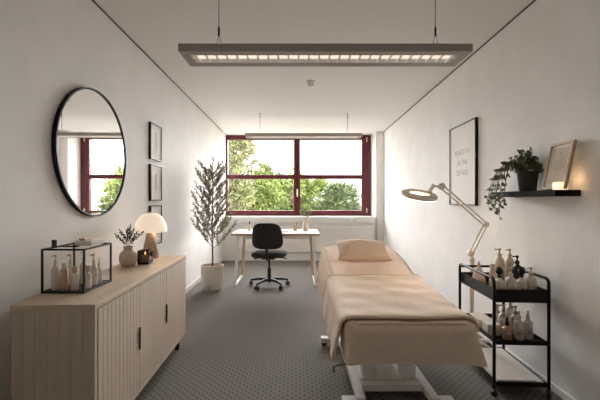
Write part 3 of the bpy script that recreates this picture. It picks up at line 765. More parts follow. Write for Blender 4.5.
# sheet: fan from a spine to a U shaped perimeter, then hanging skirt
def sheet():
    rc = 0.085; off = 0.004
    xa, xb = BX0-off, BX1+off; yf = 1.938; yh = 3.915
    per = []
    def lin_(p, q, n): return [(p[0]+(q[0]-p[0])*i/n, p[1]+(q[1]-p[1])*i/n) for i in range(n)]
    per += lin_((xa, yh-0.10), (xa, yf+rc), 46)
    per += [(xa+rc+rc*math.cos(PI+PI/2*i/10), yf+rc+rc*math.sin(PI+PI/2*i/10)) for i in range(10)]
    per += lin_((xa+rc, yf), (xb-rc, yf), 24)
    per += [(xb-rc+rc*math.cos(-PI/2+PI/2*i/10), yf+rc+rc*math.sin(-PI/2+PI/2*i/10)) for i in range(10)]
    per += [(x+(0.035*math.sin(PI*(y-2.94)/1.0)**2 if y > 2.94 else 0), y) for x, y in lin_((xb, yf+rc), (xb, yh-0.10), 46)]
    per += [(xb-0.10+0.10*math.cos(PI/2*i/8), yh-0.10+0.10*math.sin(PI/2*i/8)) for i in range(8)]
    per += lin_((xb-0.10, yh), (xa+0.10, yh), 20)
    per += [(xa+0.10+0.10*math.cos(PI/2+PI/2*i/8), yh-0.10+0.10*math.sin(PI/2+PI/2*i/8)) for i in range(8)]
    n = len(per)
    # arc length and outward normals
    S = [0]
    for i in range(1, n): S.append(S[-1]+math.dist(per[i], per[i-1]))
    nr = []
    for i in range(n):
        p, q = per[i-1], per[(i+1) % n]; dx, dy = q[0]-p[0], q[1]-p[1]; L = math.hypot(dx, dy) or 1
        nr.append((dy/L, -dx/L))
    # orientation: left side runs towards the camera (dy<0): normal (dy,-dx) = (-1,0) outward
    rings = []
    tops = [0.0, 0.35, 0.65, 0.85, 0.93]
    for tt in tops:
        r_ = []
        for (x, y) in per:
            sy = min(max(y, yf+0.36), yh-0.36); sx = BXC
            px_, py_ = sx+(x-sx)*tt, sy+(y-sy)*tt
            r_.append((px_, py_, bz(py_)+0.004+0.0025*math.sin(px_*23+py_*11)*math.sin(py_*17)))
        rings.append(r_)
    re = 0.045
    for q in range(1, 6):       # rounding over the edge
        a = PI/2*q/5
        r_ = []
        for i, (x, y) in enumerate(per):
            zt_ = bz(y)+0.004
            ins = re*(1-math.sin(a))
            r_.append((x-nr[i][0]*ins, y-nr[i][1]*ins, zt_-re*(1-math.cos(a))))
        rings.append(r_)
    for q in range(1, 11):
        u = q/10
        r_ = []
        for i, (x, y) in enumerate(per):
            zt_ = bz(y)+0.004-re
            foot = max(0.0, min(1.0, (2.08-y)/0.12))
            left = 1.0 if x < BXC else 0.0
            if y > yh-0.2 and abs(x-BXC) < 0.30: hem = 0.52
            else: hem = (0.355 if foot > 0 else 0.37)
            under = max(0.0, min(1.0, (y-1.97)/0.04))*max(0.0, min(1.0, (2.94-y)/0.03))
            if y > 2.16 and under > 0: hem = 0.43
            if y > 2.8: hem = 0.375+0.03*math.sin(y*5)
            z = zt_+(hem-zt_)*u
            k_ = 30 if foot < 0.5 else 26
            corner = math.exp(-((min(abs(S[i]-S[46+5]), abs(S[i]-S[46+10+24+5])))/0.05)**2)
            amp = (0.010 if foot < 0.5 else 0.005)*u**1.3
            wv = amp*(math.sin(S[i]*k_+1.0)+0.6*math.sin(S[i]*k_*0.43+2))+(0.020 if x < BXC else 0.045)*corner*u*(0.9+0.5*math.sin(S[i]*55))
            flare = (0.022*u if foot < 0.5 else 0.004*u)
            if y > 2.86 and left: flare = 0.045*u*min(1, max(0, y-2.94)/0.15)
            if y <= 2.94: wv *= (1-0.9*under); flare *= (1-0.9*under)
            z -= 0.012*corner*u
            r_.append((x+nr[i][0]*(wv+flare), y+nr[i][1]*(wv+flare), z))
        rings.append(r_)
    rings = [r_+[r_[0]] for r_ in rings]
    return MB().grid(rings)
so = sheet().build('bed_sheet', M['sheet'], None, smooth=180, weld=True)
tag(so, 'beige sheet covering the treatment bed and hanging over its foot end', 'sheet')

def blanket():
    ya, yb = 2.02, 2.90; off = 0.022
    ny = 30; rows = []
    xa, xb = BX0-off-0.004, BX1+0.013; rc = 0.055
    for j in range(ny+1):
        v_ = j/ny; y = ya+(yb-ya)*v_
        zt_ = bz(y)+0.019+0.002*math.sin(y*31)
        sec = []
        hemL = 0.336+0.010*math.sin(y*6); hemR = 0.49
        nh = 14
        for q in range(nh):
            u = 1-q/nh
            wv = 0.009*u**1.2*(math.sin(y*19)+0.6*math.sin(y*9+1))
            sec.append((xa-0.030*u-wv, y+0.02*u*(0.5-v_), zt_-rc+(hemL-(zt_-rc))*u))
        for q in range(8):
            a = PI-PI/2*q/7
            sec.append((xa+rc+rc*math.cos(a), y, zt_-rc+rc*math.sin(a)))
        for q in range(1, 24):
            x = xa+rc+(xb-xa-2*rc)*q/24
            sec.append((x, y+0.012*math.sin(q*0.35)*(1-2*v_)*0.8, zt_+0.0022*math.sin(x*19+y*23)))
        for q in range(8):
            a = PI/2-PI/2*q/7
            sec.append((xb-rc+rc*math.cos(a), y, zt_-rc+rc*math.sin(a)))
        for q in range(1, nh+1):
            u = q/nh
            wv = 0.008*u*(math.sin(y*29+1)+0.7*math.sin(y*13))
            sec.append((xb+0.004*u+wv*0.3, y, zt_-rc+(hemR-(zt_-rc))*u))
        rows.append(sec)
    return rows
br = blanket()
bl = thing('blanket', 'light beige blanket laid across the middle of the treatment bed', 'blanket', (0, 0, 0))
MB().grid(br).build('cloth', M['blanket'], bl, smooth=180, solid=0.004)
MB().tube([(p[0], p[1], p[2]+0.001) for p in br[0]], 0.0085, 8).build('hem', M['hem'], bl, smooth=80)
MB().tube([(p[0], p[1], p[2]+0.001) for p in br[-1]], 0.007, 8).build('hem', M['hem'], bl, smooth=80)

# pillow
pw, ph_, pth = 0.465, 0.37, 0.075
def pillow_pts(sgn):
    rows = []
    n = 20
    for j in range(n+1):
        v_ = -1+2*j/n; r_ = []
        for i in range(n+1):
            u = -1+2*i/n
            pin = 1-0.07*(1-u*u)*abs(v_)**3
            pin2 = 1-0.07*(1-v_*v_)*abs(u)**3
            hgt = ((1-abs(u)**2.6)*(1-abs(v_)**2.6))
            hgt = max(0.0, hgt)**0.55
            r_.append((pw/2*u*pin2, ph_/2*v_*pin, sgn*pth*hgt*(1+0.05*math.sin(u*5+v_*3))))
        rows.append(r_)
    return rows
pm_ = MB(); pm_.grid(pillow_pts(1)); pm_.grid(pillow_pts(-0.75))
po = pm_.build('pillow', M['pillow'], None, smooth=180, weld=True)
po.location = (0.597, 3.37, 0.741); po.rotation_euler = (math.radians(19), 0, math.radians(-2))
tag(po, 'plump beige pillow at the head of the treatment bed', 'pillow')

# ------------------------------------------------------------------ trolley on the right
TR = math.radians(-3.2)
TC = (1.386, 2.555)
tr_ = thing('trolley', 'black three tier metal trolley beside the treatment bed', 'trolley', (TC[0], TC[1], 0), TR)
tw2, tl2 = 0.161, 0.275
def TW(lx, ly, z):   # trolley local to world
    c_, s_ = math.cos(TR), math.sin(TR)
    return (TC[0]+lx*c_-ly*s_, TC[1]+lx*s_+ly*c_, z)
for sx in (-1, 1):
    for sy in (-1, 1):
        MB().tube([(sx*tw2, sy*tl2, 0.052), (sx*tw2, sy*tl2, 0.655)], 0.0095, 10).build('post', M['black'], tr_, smooth=50)
        cs = MB()
        Mx = Matrix.Translation((sx*tw2, sy*tl2, 0.0205)) @ Matrix.Rotation(0.5*sx+sy, 4, 'Z') @ Matrix.Rotation(PI/2, 4, 'Y')
        cs.lathe([(0.016, -0.011), (0.020, -0.008), (0.020, 0.008), (0.016, 0.011)], seg=18, M=Mx)
        cs.lathe([(0.007, 0.02), (0.007, 0.0515)], (sx*tw2, sy*tl2, 0), 8)
        cs.build('caster', M['wheel'], tr_, smooth=40)
for sx in (-1, 1):   # long hand rails on both sides, bent down into the posts
    r_ = 0.03
    pts = [(sx*tw2, -tl2, 0.6555)]+[(sx*tw2, -tl2+r_-r_*math.cos(a), 0.69+r_*math.sin(a)) for a in [PI/2*i/6 for i in range(7)]]
    pts += [(sx*tw2, tl2-r_+r_*math.sin(a), 0.69+r_*math.cos(a)) for a in [PI/2*i/6 for i in range(7)]]+[(sx*tw2, tl2, 0.6555)]
    MB().tube(pts, 0.0095, 10).build('hand_rail', M['black'], tr_, smooth=60)
MB().tube([(-tw2+0.01, tl2, 0.70), (tw2-0.01, tl2, 0.70)], 0.0085, 10).build('end_rail', M['black'], tr_, smooth=60)
q = MB(); a, b = tw2-0.0105, tl2+0.004
q.box(-a, a, -b, b, 0.576, 0.582)
q.box(-a, a, -b, -b+0.004, 0.582, 0.655).box(-a, a, b-0.004, b, 0.582, 0.655).box(-a, -a+0.004, -b+0.004, b-0.004, 0.582, 0.655).box(a-0.004, a, -b+0.004, b-0.004, 0.582, 0.655)
q.build('tray', M['black'], tr_)
for zb_, nm in ((0.318, 'shelf'), (0.066, 'shelf')):
    q = MB()
    q.box(-a, a, -b, b, zb_, zb_+0.006)
    q.box(-a, a, -b, -b+0.006, zb_+0.006, zb_+0.026).box(-a, a, b-0.006, b, zb_+0.006, zb_+0.026).box(-a, -a+0.006, -b+0.006, b-0.006, zb_+0.006, zb_+0.026).box(a-0.006, a, -b+0.006, b-0.006, zb_+0.006, zb_+0.026)
    q.build('shelf', M['black'], tr_)
q = MB().box(-a+0.009, a-0.009, -b+0.012, b-0.012, 0, 0.010).box(-a+0.012, a-0.010, -b+0.016, b-0.014, 0.0105, 0.020)
q.box(-a+0.014, a-0.05, -b+0.013, -b+0.16, 0.0205, 0.027)
tw_o = q.build('folded_towel', M['towel'], None, bevel=0.004, bseg=2); tw_o.location = TW(0, 0, 0.0725); tw_o.rotation_euler = (0, 0, TR)
tag(tw_o, 'white folded towel lying flat on the bottom shelf of the trolley', 'towel')

z1 = 0.5825
G = 'bottles on the trolley top tray'
P = lambda x, y, z=z1: (x, y, z)
pump_bottle(P(1.283, 2.365), 'white bottle with bushy black brush top, leftmost at the tray front', 0.120, 0.031, M['bwhite'], M['bblack'], 'brush', group=G, name='brush_bottle')
pump_bottle(P(1.352, 2.362), 'white pump bottle, second from the left along the tray front', 0.132, 0.031, M['bwhite'], M['bwhite'], group=G)
pump_bottle(P(1.421, 2.362), 'white bottle with bushy black brush top, third along the tray front', 0.122, 0.031, M['bwhite'], M['bblack'], 'brush', group=G, name='brush_bottle')
pump_bottle(P(1.485, 2.372), 'white pump bottle at the right end of the tray front', 0.135, 0.031, M['bwhite'], M['bwhite'], group=G, rot=0.4)
pump_bottle(P(1.388, 2.56), 'tall cream pump bottle standing left in the back row of the tray', 0.228, 0.033, M['bcream'], M['bcream'], group=G)
pump_bottle(P(1.470, 2.58), 'tall cream pump bottle behind the black bottle on the tray', 0.222, 0.033, M['bcream'], M['bcream'], group=G, rot=0.3)
pump_bottle(P(1.456, 2.468), 'black pump bottle among the pale ones on the tray', 0.192, 0.031, M['bblack'], M['bblack'], group=G, lab=False)
tb = thing('cosmetic_tube', 'tall slim cream tube on the trolley tray beside the squat flask', 'tube', P(1.285, 2.455), 0, G)
MB().lathe([(0.018, 0), (0.019, 0.004), (0.0185, 0.15), (0.016, 0.158)], seg=20).build('body', M['bcream'], tb, smooth=50)
MB().lathe([(0.0155, 0.1585), (0.0155, 0.198), (0.013, 0.202)], seg=16).build('cap', M['bcream'], tb, smooth=40)
fb = thing('squat_flask', 'squat cream flask with narrow neck at the far left of the tray', 'flask', P(1.305, 2.68), 0, G)
MB().lathe([(0.034, 0), (0.040, 0.006), (0.043, 0.045), (0.038, 0.085), (0.022, 0.125), (0.012, 0.142), (0.011, 0.150)], seg=24).build('body', M['bcream'], fb, smooth=60)
MB().lathe([(0.013, 0.1505), (0.013, 0.164), (0.006, 0.170), (0.005, 0.182)], seg=14).build('stopper', M['bcream'], fb, smooth=40)
jj = thing('cream_jar', 'low cream jar in front of the squat flask on the tray', 'jar', P(1.277, 2.585), 0, G)
MB().lathe([(0.026, 0), (0.028, 0.004), (0.028, 0.050), (0.026, 0.052)], seg=24).build('body', M['bcream'], jj, smooth=40)
MB().lathe([(0.0285, 0.0525), (0.0285, 0.076), (0.026, 0.079)], seg=24).build('lid', M['bbeige'], jj, smooth=40)

z2 = 0.3245; G2 = 'bottles on the trolley middle shelf'
pump_bottle((1.404, 2.362, z2), 'white pump bottle in front, second from the right on the middle shelf', 0.118, 0.029, M['bwhite'], M['bwhite'], 'dropper', group=G2)
pump_bottle((1.468, 2.375, z2), 'white pump bottle at the right end of the middle shelf', 0.116, 0.029, M['bwhite'], M['bwhite'], 'dropper', group=G2)
pump_bottle((1.332, 2.368, z2), 'short beige bottle with dark pump on the middle shelf', 0.078, 0.029, M['bbeige'], M['bblack'], 'dropper', group=G2)
pump_bottle((1.372, 2.48, z2), 'grey white pump bottle behind the beige one on the middle shelf', 0.125, 0.031, M['bwhite'], M['blabel'], group=G2, lab=False)
pump_bottle((1.446, 2.47, z2), 'white bottle with brown neck in the second row of the middle shelf', 0.118, 0.030, M['bwhite'], M['bbeige'], group=G2, lab=False)
pump_bottle((1.490, 2.61, z2), 'slim white bottle farthest back at the right of the middle shelf', 0.135, 0.026, M['bwhite'], M['bwhite'], group=G2, lab=False)
pump_bottle((1.400, 2.62, z2), 'slim cream bottle farthest back behind the white box on the middle shelf', 0.11, 0.026, M['bcream'], M['bcream'], 'cap', group=G2, lab=False, name='capped_bottle')
bx = thing('lidded_box', 'white lidded box at the left of the middle trolley shelf', 'box', (1.281, 2.46, z2), TR)
MB().box(-0.040, 0.040, -0.045, 0.045, 0, 0.045).build('box_base', M['bwhite'], bx, bevel=0.003)
MB().box(-0.042, 0.042, -0.047, 0.047, 0.0455, 0.072).build('box_lid', M['paper'], bx, bevel=0.004)
o = MB().box(-0.055, 0.055, -0.09, 0.09, 0, 0.018).box(-0.054, 0.054, -0.088, 0.088, 0.0185, 0.036).box(-0.053, 0.053, -0.089, 0.086, 0.0365, 0.054).build('towel_stack', M['towel'], None, bevel=0.006, bseg=3)
o.location = (1.308, 2.65, z2+0.0005); o.rotation_euler = (0, 0, TR); tag(o, 'folded white cloth behind the white box on the middle trolley shelf', 'towel')

# ------------------------------------------------------------------ magnifying lamp on its stand
ml = thing('magnifier_lamp', 'cream magnifying ring lamp on a jointed arm behind the trolley', 'magnifying lamp', (1.40, 2.985, 0))
bx_, by_ = 1.40, 2.985
def L(x, y, z): return (x-bx_, y-by_, z)
st = MB()
for k in range(5):
    a = math.radians(18+72*k)
    st.tube([(0, 0, 0.085), (0.12*math.cos(a), 0.12*math.sin(a), 0.07), (0.17*math.cos(a), 0.17*math.sin(a), 0.055)], [0.018, 0.015, 0.012], 8)
st.lathe([(0.03, 0.06), (0.03, 0.11), (0.02, 0.12)], seg=18)
st.build('base', M['cream'], ml, smooth=50)
for k in range(5):
    a = math.radians(18+72*k)
    Mx = Matrix.Translation((0.168*math.cos(a), 0.168*math.sin(a), 0.0225)) @ Matrix.Rotation(a, 4, 'Z') @ Matrix.Rotation(PI/2, 4, 'Y')
    MB().lathe([(0.016, -0.014), (0.022, -0.010), (0.022, 0.010), (0.016, 0.014)], seg=16, M=Mx).box(0.168*math.cos(a)-0.006, 0.168*math.cos(a)+0.006, 0.168*math.sin(a)-0.006, 0.168*math.sin(a)+0.006, 0.03, 0.055).build('caster', M['wheel'], ml, smooth=40)
MB().lathe([(0.0165, 0.12), (0.0165, 0.70), (0.021, 0.702), (0.021, 0.735), (0.012, 0.745)], seg=18).build('pole', M['cream'], ml, smooth=40)
J0 = Vector(L(1.388, 2.98, 0.775)); J1 = Vector(L(1.492, 2.95, 1.008)); J2 = Vector(L(1.075, 2.77, 1.300)); HC = Vector(L(0.893, 2.72, 1.232))
def twin(p, q, r_, gap):
    d_ = (q-p).normalized(); sdx = d_.cross(Vector((0, 1, 0))).normalized()*gap
    return MB().tube([p+sdx+d_*0.012, q+sdx-d_*0.012], r_, 8).tube([p-sdx+d_*0.012, q-sdx-d_*0.012], r_, 8)
twin(J0, J1, 0.0068, 0.014).build('lower_arm', M['cream'], ml, smooth=60)
twin(J1, J2, 0.0068, 0.013).build('upper_arm', M['cream'], ml, smooth=60)
def joint(p, r_, w):
    Mx = Matrix.Translation(p) @ Matrix.Rotation(PI/2, 4, 'X')
    return MB().lathe([(r_*0.9, -w), (r_, -w*0.8), (r_, w*0.8), (r_*0.9, w), (r_*0.35, w), (r_*0.35, w*1.5)], seg=20, M=Mx)
for p, r_ in ((J0, 0.025), (J1, 0.024), (J2, 0.025)):
    jt = joint(p, r_, 0.016).build('joint', M['cream'], ml, smooth=40)
MB().tube([(0, 0, 0.744), J0-Vector((0, 0, 0.0))], 0.011, 10).build('post_tip', M['cream'], ml, smooth=60)
# head: a ring lying nearly flat, tipped towards the camera
Mh = Matrix.Translation(HC) @ Matrix.Rotation(math.radians(15), 4, 'X') @ Matrix.Rotation(math.radians(5), 4, 'Y')
nk = Vector((Mh @ Vector((0.085, 0.055, 0.02))))
MB().tube([J2, J2+Vector((-0.035, -0.005, 0.0)), J2+Vector((-0.06, -0.008, 0.004))], 0.008, 8).tube([J2+Vector((-0.06, -0.008, 0.012)), J2+Vector((-0.075, -0.01, -0.01)), nk], [0.016, 0.014, 0.017], 10).build('neck', M['cream'], ml, smooth=60)
RO, RI = 0.128, 0.072
MB().lathe([(RO-0.004, -0.010), (RO, -0.004), (RO, 0.012), (RO-0.012, 0.022), (RI+0.008, 0.022), (RI, 0.016), (RI, -0.010), (RO-0.004, -0.010)], seg=56, M=Mh).build('head_ring', M['cream'], ml, smooth=40)
MB().lathe([(RI+0.006, -0.0105), (RI+0.006, -0.016), (RO-0.008, -0.016), (RO-0.008, -0.0105)], seg=56, M=Mh).build('ring_light', M['ring'], ml, smooth=40)
MB().lathe([(0, -0.004), (RI-0.001, -0.002), (RI-0.001, 0.004), (0, 0.010)], seg=40, M=Mh).build('lens', M['lens'], ml, smooth=40)

# ------------------------------------------------------------------ poster on the right wall
def wall_frame_right(name, label, cat, yc, zc):
    o = bpy.data.objects.new(name, None); COL.objects.link(o); o.empty_display_size = 0.05
    o.location = (xr(yc)-0.002, yc, zc)
    # local X -> -Y (so text reads left to right), local Y -> up, local Z -> -X
    R = Matrix(((0, 0, -1), (-1, 0, 0), (0, 1, 0))).to_4x4()
    o.rotation_euler = (Matrix.Rotation(-math.atan(0.025), 4, 'Z') @ R).to_euler()
    return tag(o, label, cat)
def text_mesh(name, body, size, parent, loc, m, off=0.0, space=1.0):
    cu = bpy.data.curves.new(name, 'FONT'); cu.body = body; cu.size = size; cu.align_x = 'CENTER'; cu.align_y = 'CENTER'
    cu.extrude = 0.0002; cu.offset = off; cu.space_character = space
    tmp = bpy.data.objects.new('tmp', cu); COL.objects.link(tmp)
    dg = bpy.context.evaluated_depsgraph_get(); dg.update()
    me = bpy.data.meshes.new_from_object(tmp.evaluated_get(dg))
    COL.objects.unlink(tmp); bpy.data.objects.remove(tmp)
    o = bpy.data.objects.new(name, me); COL.objects.link(o); me.materials.clear(); me.materials.append(m)
    o.parent = parent; o.location = loc
    return o
ps = wall_frame_right('poster_frame', 'black framed white poster with grey lettering on the right wall', 'poster', 3.69, 1.548)
pr = picture(ps, 0.61, 0.80, 0.012, 0.026, M['black'], M['paper'])
for i, tx in enumerate(('BEAUTY IS', 'IN THE', 'DETAILS')):
    text_mesh('lettering', tx, 0.072, pr, (0.005, 0.119-0.101*i, 0.0184), M['ink'], -0.0010, 1.02)

# ------------------------------------------------------------------ wall shelf with plant, certificate, tealight
sh = thing('wall_shelf', 'thin black floating shelf on the right wall above the trolley', 'shelf', (1.545, 2.49, 1.222))
sw = MB()
ya, yb = 2.12, 2.86
sw.prism([(xr(ya)-0.148-1.545, ya-2.49), (xr(ya)-0.002-1.545, ya-2.49), (xr(yb)-0.002-1.545, yb-2.49), (xr(yb)-0.148-1.545, yb-2.49)], 0, 0.036)
sw.build('board', mat('matt_black_board', (24, 22, 21), 0.8, spec=0.1), sh, bevel=0.0015)
for yy in (2.25, 2.74):
    MB().lathe([(0.004, 0), (0.004, 0.004)], (xr(yy)-0.02-1.545, yy-2.49, -0.0045), 10).build('fixing_pin', M['steel'], sh)
zs = 1.2585
pp = thing('trailing_plant', 'trailing dark leaved plant in a charcoal pot on the wall shelf', 'potted plant', (1.553, 2.515, zs))
MB().lathe([(0.048, 0), (0.052, 0.003), (0.064, 0.125), (0.066, 0.132), (0.060, 0.132), (0.058, 0.118), (0.0, 0.116)], seg=32).build('pot', M['darkpot'], pp, smooth=40)
MB().lathe([(0.055, 0.118), (0.03, 0.124), (0, 0.126)], seg=20).build('soil', M['soil'], pp, smooth=60)
rnd = random.Random(11)
sm_ = MB(); lv = MB()
def vine(pts, n, ls, st=0.1):
    m_n = len(pts)-1
    sm_.tube(pts, [0.0016]*(m_n)+[0.0008], 5)
    for k in range(n):
        u = st+(1-st)*(k+0.5)/n
        i = min(m_n-1, int(u*m_n)); p = pts[i].lerp(pts[i+1], u*m_n-i); tg = (pts[i+1]-pts[i]).normalized()
        a = k*PI+rnd.uniform(-0.7, 0.7); o1 = tg.cross(Vector((1, 0.2, 0.1))).normalized(); o2 = tg.cross(o1)
        dr = (tg*0.45+(o1*math.cos(a)+o2*math.sin(a)*0.8)*0.9+Vector((-0.15, 0, -0.1))).normalized()
        lv.leaf(p, dr, Vector((-1, rnd.uniform(-0.6, 0.6), rnd.uniform(-0.2, 0.8))), ls*rnd.uniform(0.8, 1.2), ls*0.62*rnd.uniform(0.85, 1.15), 0.12)
xf = xr(2.6)-0.148-1.553   # shelf front edge in plant coordinates
def trail(y1, drop, xo):
    p0 = Vector((-0.03, 0.02, 0.125)); p1 = Vector((-0.075, y1*0.35, 0.20)); p2 = Vector((xf-0.03-xo*0.5, y1*0.75, 0.12)); p3 = Vector((xf-0.035-xo, y1, -0.02)); p4 = Vector((xf-0.03-xo, y1+0.02, -0.02-drop))
    cps = [p0, p1, p2, p3, p4]; out = []
    for i in range(4):
        a_, b_2, c_, d_ = cps[max(i-1, 0)], cps[i], cps[i+1], cps[min(i+2, 4)]
        for q in range(6):
            t_ = q/6
            out.append(0.5*((2*b_2)+(c_-a_)*t_+(2*a_-5*b_2+4*c_-d_)*t_*t_+(3*b_2-3*c_+d_-a_)*t_**3))
    out.append(p4); return out
for y1, drop, xo in ((0.13, 0.17, 0.0), (0.17, 0.10, 0.01), (0.22, 0.06, 0.0), (0.25, 0.10, 0.015), (0.10, 0.13, 0.02), (0.19, 0.13, 0.005), (0.06, 0.02, 0.01), (0.28, 0.03, 0.01), (0.15, 0.03, 0.02), (0.21, 0.02, 0.02), (0.08, 0.06, 0.0), (0.26, 0.07, 0.0)):
    vine(trail(y1, drop, xo), 15, 0.040)
for k in range(38):
    a = rnd.uniform(0, 2*PI); rr = rnd.uniform(0.03, 0.16); hgt = rnd.uniform(0.03, 0.145)
    dx_, dy_ = math.cos(a)*rr*0.55, math.sin(a)*rr
    if dx_ > 0.04: dx_ = 0.04
    pts = [Vector((dx_*0.2, dy_*0.2, 0.122)), Vector((dx_*0.6, dy_*0.6, 0.122+hgt*0.75)), Vector((dx_, dy_, 0.122+hgt))]
    pts = [p_+Vector((0, 0.35*p_.y if p_.y > 0 else -0.2*p_.y, 0)) for p_ in pts]
    vine(pts, 7, 0.040, 0.25)
sm_.build('stems', M['trunk'], pp, smooth=60)
lv.build('foliage', M['trail'], pp)

# certificate leaning against the wall
cf = bpy.data.objects.new('certificate_frame', None); COL.objects.link(cf); cf.empty_display_size = 0.05
w_, h_ = 0.208, 0.284
yc = 2.218
lean = math.asin(0.058/h_)
R = Matrix(((0, 0, -1), (-1, 0, 0), (0, 1, 0))).to_4x4()
cf.rotation_euler = (Matrix.Rotation(-0.03, 4, 'Z') @ Matrix.Rotation(lean, 4, 'Y') @ R).to_euler()
cf.location = (1.549, yc, zs+h_/2*math.cos(lean)+0.003)
cf.location.x = 1.549+0.029-0.017
tag(cf, 'wood framed certificate leaning on the wall shelf beside the trailing plant', 'certificate')
f = MB(); fw = 0.015; dp = 0.018
f.box(-w_/2, w_/2, h_/2-fw, h_/2, 0, dp).box(-w_/2, w_/2, -h_/2, -h_/2+fw, 0, dp).box(-w_/2, -w_/2+fw, -h_/2+fw, h_/2-fw, 0, dp).box(w_/2-fw, w_/2, -h_/2+fw, h_/2-fw, 0, dp)
f.build('frame', M['framewood'], cf)
mt_ = MB().box(-w_/2+fw, w_/2-fw, -h_/2+fw, h_/2-fw, 0.002, 0.010).build('mat', M['paper'], cf)
dc = MB().box(-0.066, 0.066, -0.108, 0.108, 0.0102, 0.0112).build('document', M['certpaper'], mt_)
k = MB()
k.lathe([(0.009, 0.0114), (0.009, 0.0118)], (0, 0.078, 0), 16)
for z_, wd in ((0.052, 0.03), (0.030, 0.045), (0.018, 0.045), (-0.002, 0.048), (-0.012, 0.05), (-0.022, 0.042), (-0.045, 0.02)):
    k.box(-wd, wd, z_-0.0011, z_+0.0011, 0.0114, 0.0118)
k.build('print_lines', M['inkfaint'], dc)
tlh = thing('tealight_holder', 'glowing square frosted tealight holder in front of the certificate', 'candle holder', (1.515, 2.150, zs))
MB().box(-0.027, 0.027, -0.027, 0.027, 0, 0.044).build('frosted_block', M['glow'], tlh, bevel=0.003)
MB().lathe([(0.012, 0.0445), (0.012, 0.0475), (0, 0.0475)], seg=14).build('wax', M['wax'], tlh)

# ------------------------------------------------------------------ outside: trees beyond the window
def leafmat(name, a, b, sc_=1.2):
    m = bpy.data.materials.new(name); m.use_nodes = True; nt = m.node_tree; bs = nt.nodes['Principled BSDF']; bs.inputs['Roughness'].default_value = 0.7
    tc = nt.nodes.new('ShaderNodeTexCoord'); n = nt.nodes.new('ShaderNodeTexNoise'); n.inputs['Scale'].default_value = sc_; n.inputs['Detail'].default_value = 6
    r = nt.nodes.new('ShaderNodeValToRGB'); r.color_ramp.elements[0].position = 0.35; r.color_ramp.elements[1].position = 0.65
    r.color_ramp.elements[0].color = lin(a); r.color_ramp.elements[1].color = lin(b)
    nt.links.new(tc.outputs['Object'], n.inputs['Vector']); nt.links.new(n.outputs['Fac'], r.inputs['Fac']); nt.links.new(r.outputs['Color'], bs.inputs['Base Color'])
    return m
LM = [leafmat('spring_leaf', (78, 92, 36), (124, 136, 66)), leafmat('mid_leaf', (66, 82, 36), (108, 122, 62)), leafmat('dark_leaf', (52, 66, 34), (90, 102, 58)), leafmat('rosy_leaf', (106, 100, 70), (114, 124, 68))]
M['bark'] = mat('tree_bark', (120, 100, 82), 0.9, var=0.2, vscale=8)
def tree(name, label, cat, x, y, base, top, rx, mleaf, seed, n=3200, size=0.16, lumps=26, low=0.15, group=None):
    rnd = random.Random(seed)
    t_ = thing(name, label, cat, (x, y, base), 0, group)
    H = top-base
    tk = MB()
    tk.tube([(0, 0, 0), (0.05, 0.03, H*0.35), (-0.04, 0, H*0.6), (0.02, 0, H*0.85)], [0.09, 0.075, 0.05, 0.015], 8)
    c0 = Vector((0, 0, H*(1+low)/2)); rz = H*(1-low)/2
    L_ = []
    for i in range(lumps):
        while True:
            p = Vector((rnd.uniform(-1, 1), rnd.uniform(-1, 1), rnd.uniform(-1, 1)))
            if 0.25 < p.length < 1: break
        p = p.normalized()*p.length**0.4
        c_ = c0+Vector((p.x*rx*0.75, p.y*rx*0.75, p.z*rz*0.78)); r_ = rx*rnd.uniform(0.24, 0.42)
        L_.append((c_, r_))
        tk.tube([(0, 0, max(0.2, c_.z*0.55)), tuple(c_*0.6+Vector((0, 0, c_.z*0.2))), tuple(c_)], [0.03, 0.02, 0.008], 5)
    tk.build('trunk', M['bark'], t_, smooth=60)
    lf_ = MB()
    for k in range(n):
        c_, r_ = rnd.choice(L_)
        d_ = Vector((rnd.gauss(0, 1), rnd.gauss(0, 1), rnd.gauss(0, 1))).normalized()
        inner = k % 3 == 0
        p = c_+d_*r_*(rnd.uniform(0.1, 0.7) if inner else rnd.uniform(0.65, 1.05))
        dr = (d_+Vector((rnd.uniform(-1, 1), rnd.uniform(-1, 1), rnd.uniform(-1, 0.6)))).normalized()
        lf_.leaf(p, dr, (rnd.uniform(-1, 1), rnd.uniform(-1, 1), 1), size*rnd.uniform(0.7, 1.3)*(2.0 if inner else 1), size*(1.3 if inner else 0.55))
    lf_.build('foliage', mleaf, t_)
    return t_
GZ = -0.6
GT = 'trees beyond the window'
tree('tree', 'tall loose light green tree at the left edge of the window', 'tree', -2.72, 15.2, GZ, 5.3, 1.3, LM[3], 1, 9000, 0.12, 46, 0.1, GT)
tree('tree', 'bright green bushy tree low in the left casement', 'tree', -1.52, 18.4, GZ, 3.05, 1.2, LM[0], 2, 7000, 0.12, 34, 0.0, GT)
tree('tree', 'bright green tree low at the middle bar of the window', 'tree', -0.2, 21.4, GZ, 3.2, 1.3, LM[0], 3, 7000, 0.13, 34, 0.0, GT)
tree('tree', 'pale green tree low beside the round dark bush', 'tree', 1.5, 24.2, GZ, 2.75, 1.3, LM[0], 4, 6000, 0.14, 30, 0.0, GT)
tree('bush', 'round darker green bush low in the right casement', 'bush', 2.02, 17.8, GZ, 2.36, 1.12, LM[2], 5, 12000, 0.09, 50, 0.0, GT)
tree('bush', 'mid green bush between the left trees behind the window', 'bush', -1.75, 25.4, GZ, 3.6, 1.6, LM[1], 6, 6000, 0.15, 30, 0.0, GT)
tree('bush', 'mid green bush at the lower left corner of the window', 'bush', -4.2, 20.8, GZ, 3.2, 1.5, LM[1], 7, 5000, 0.15, 28, 0.0, GT)
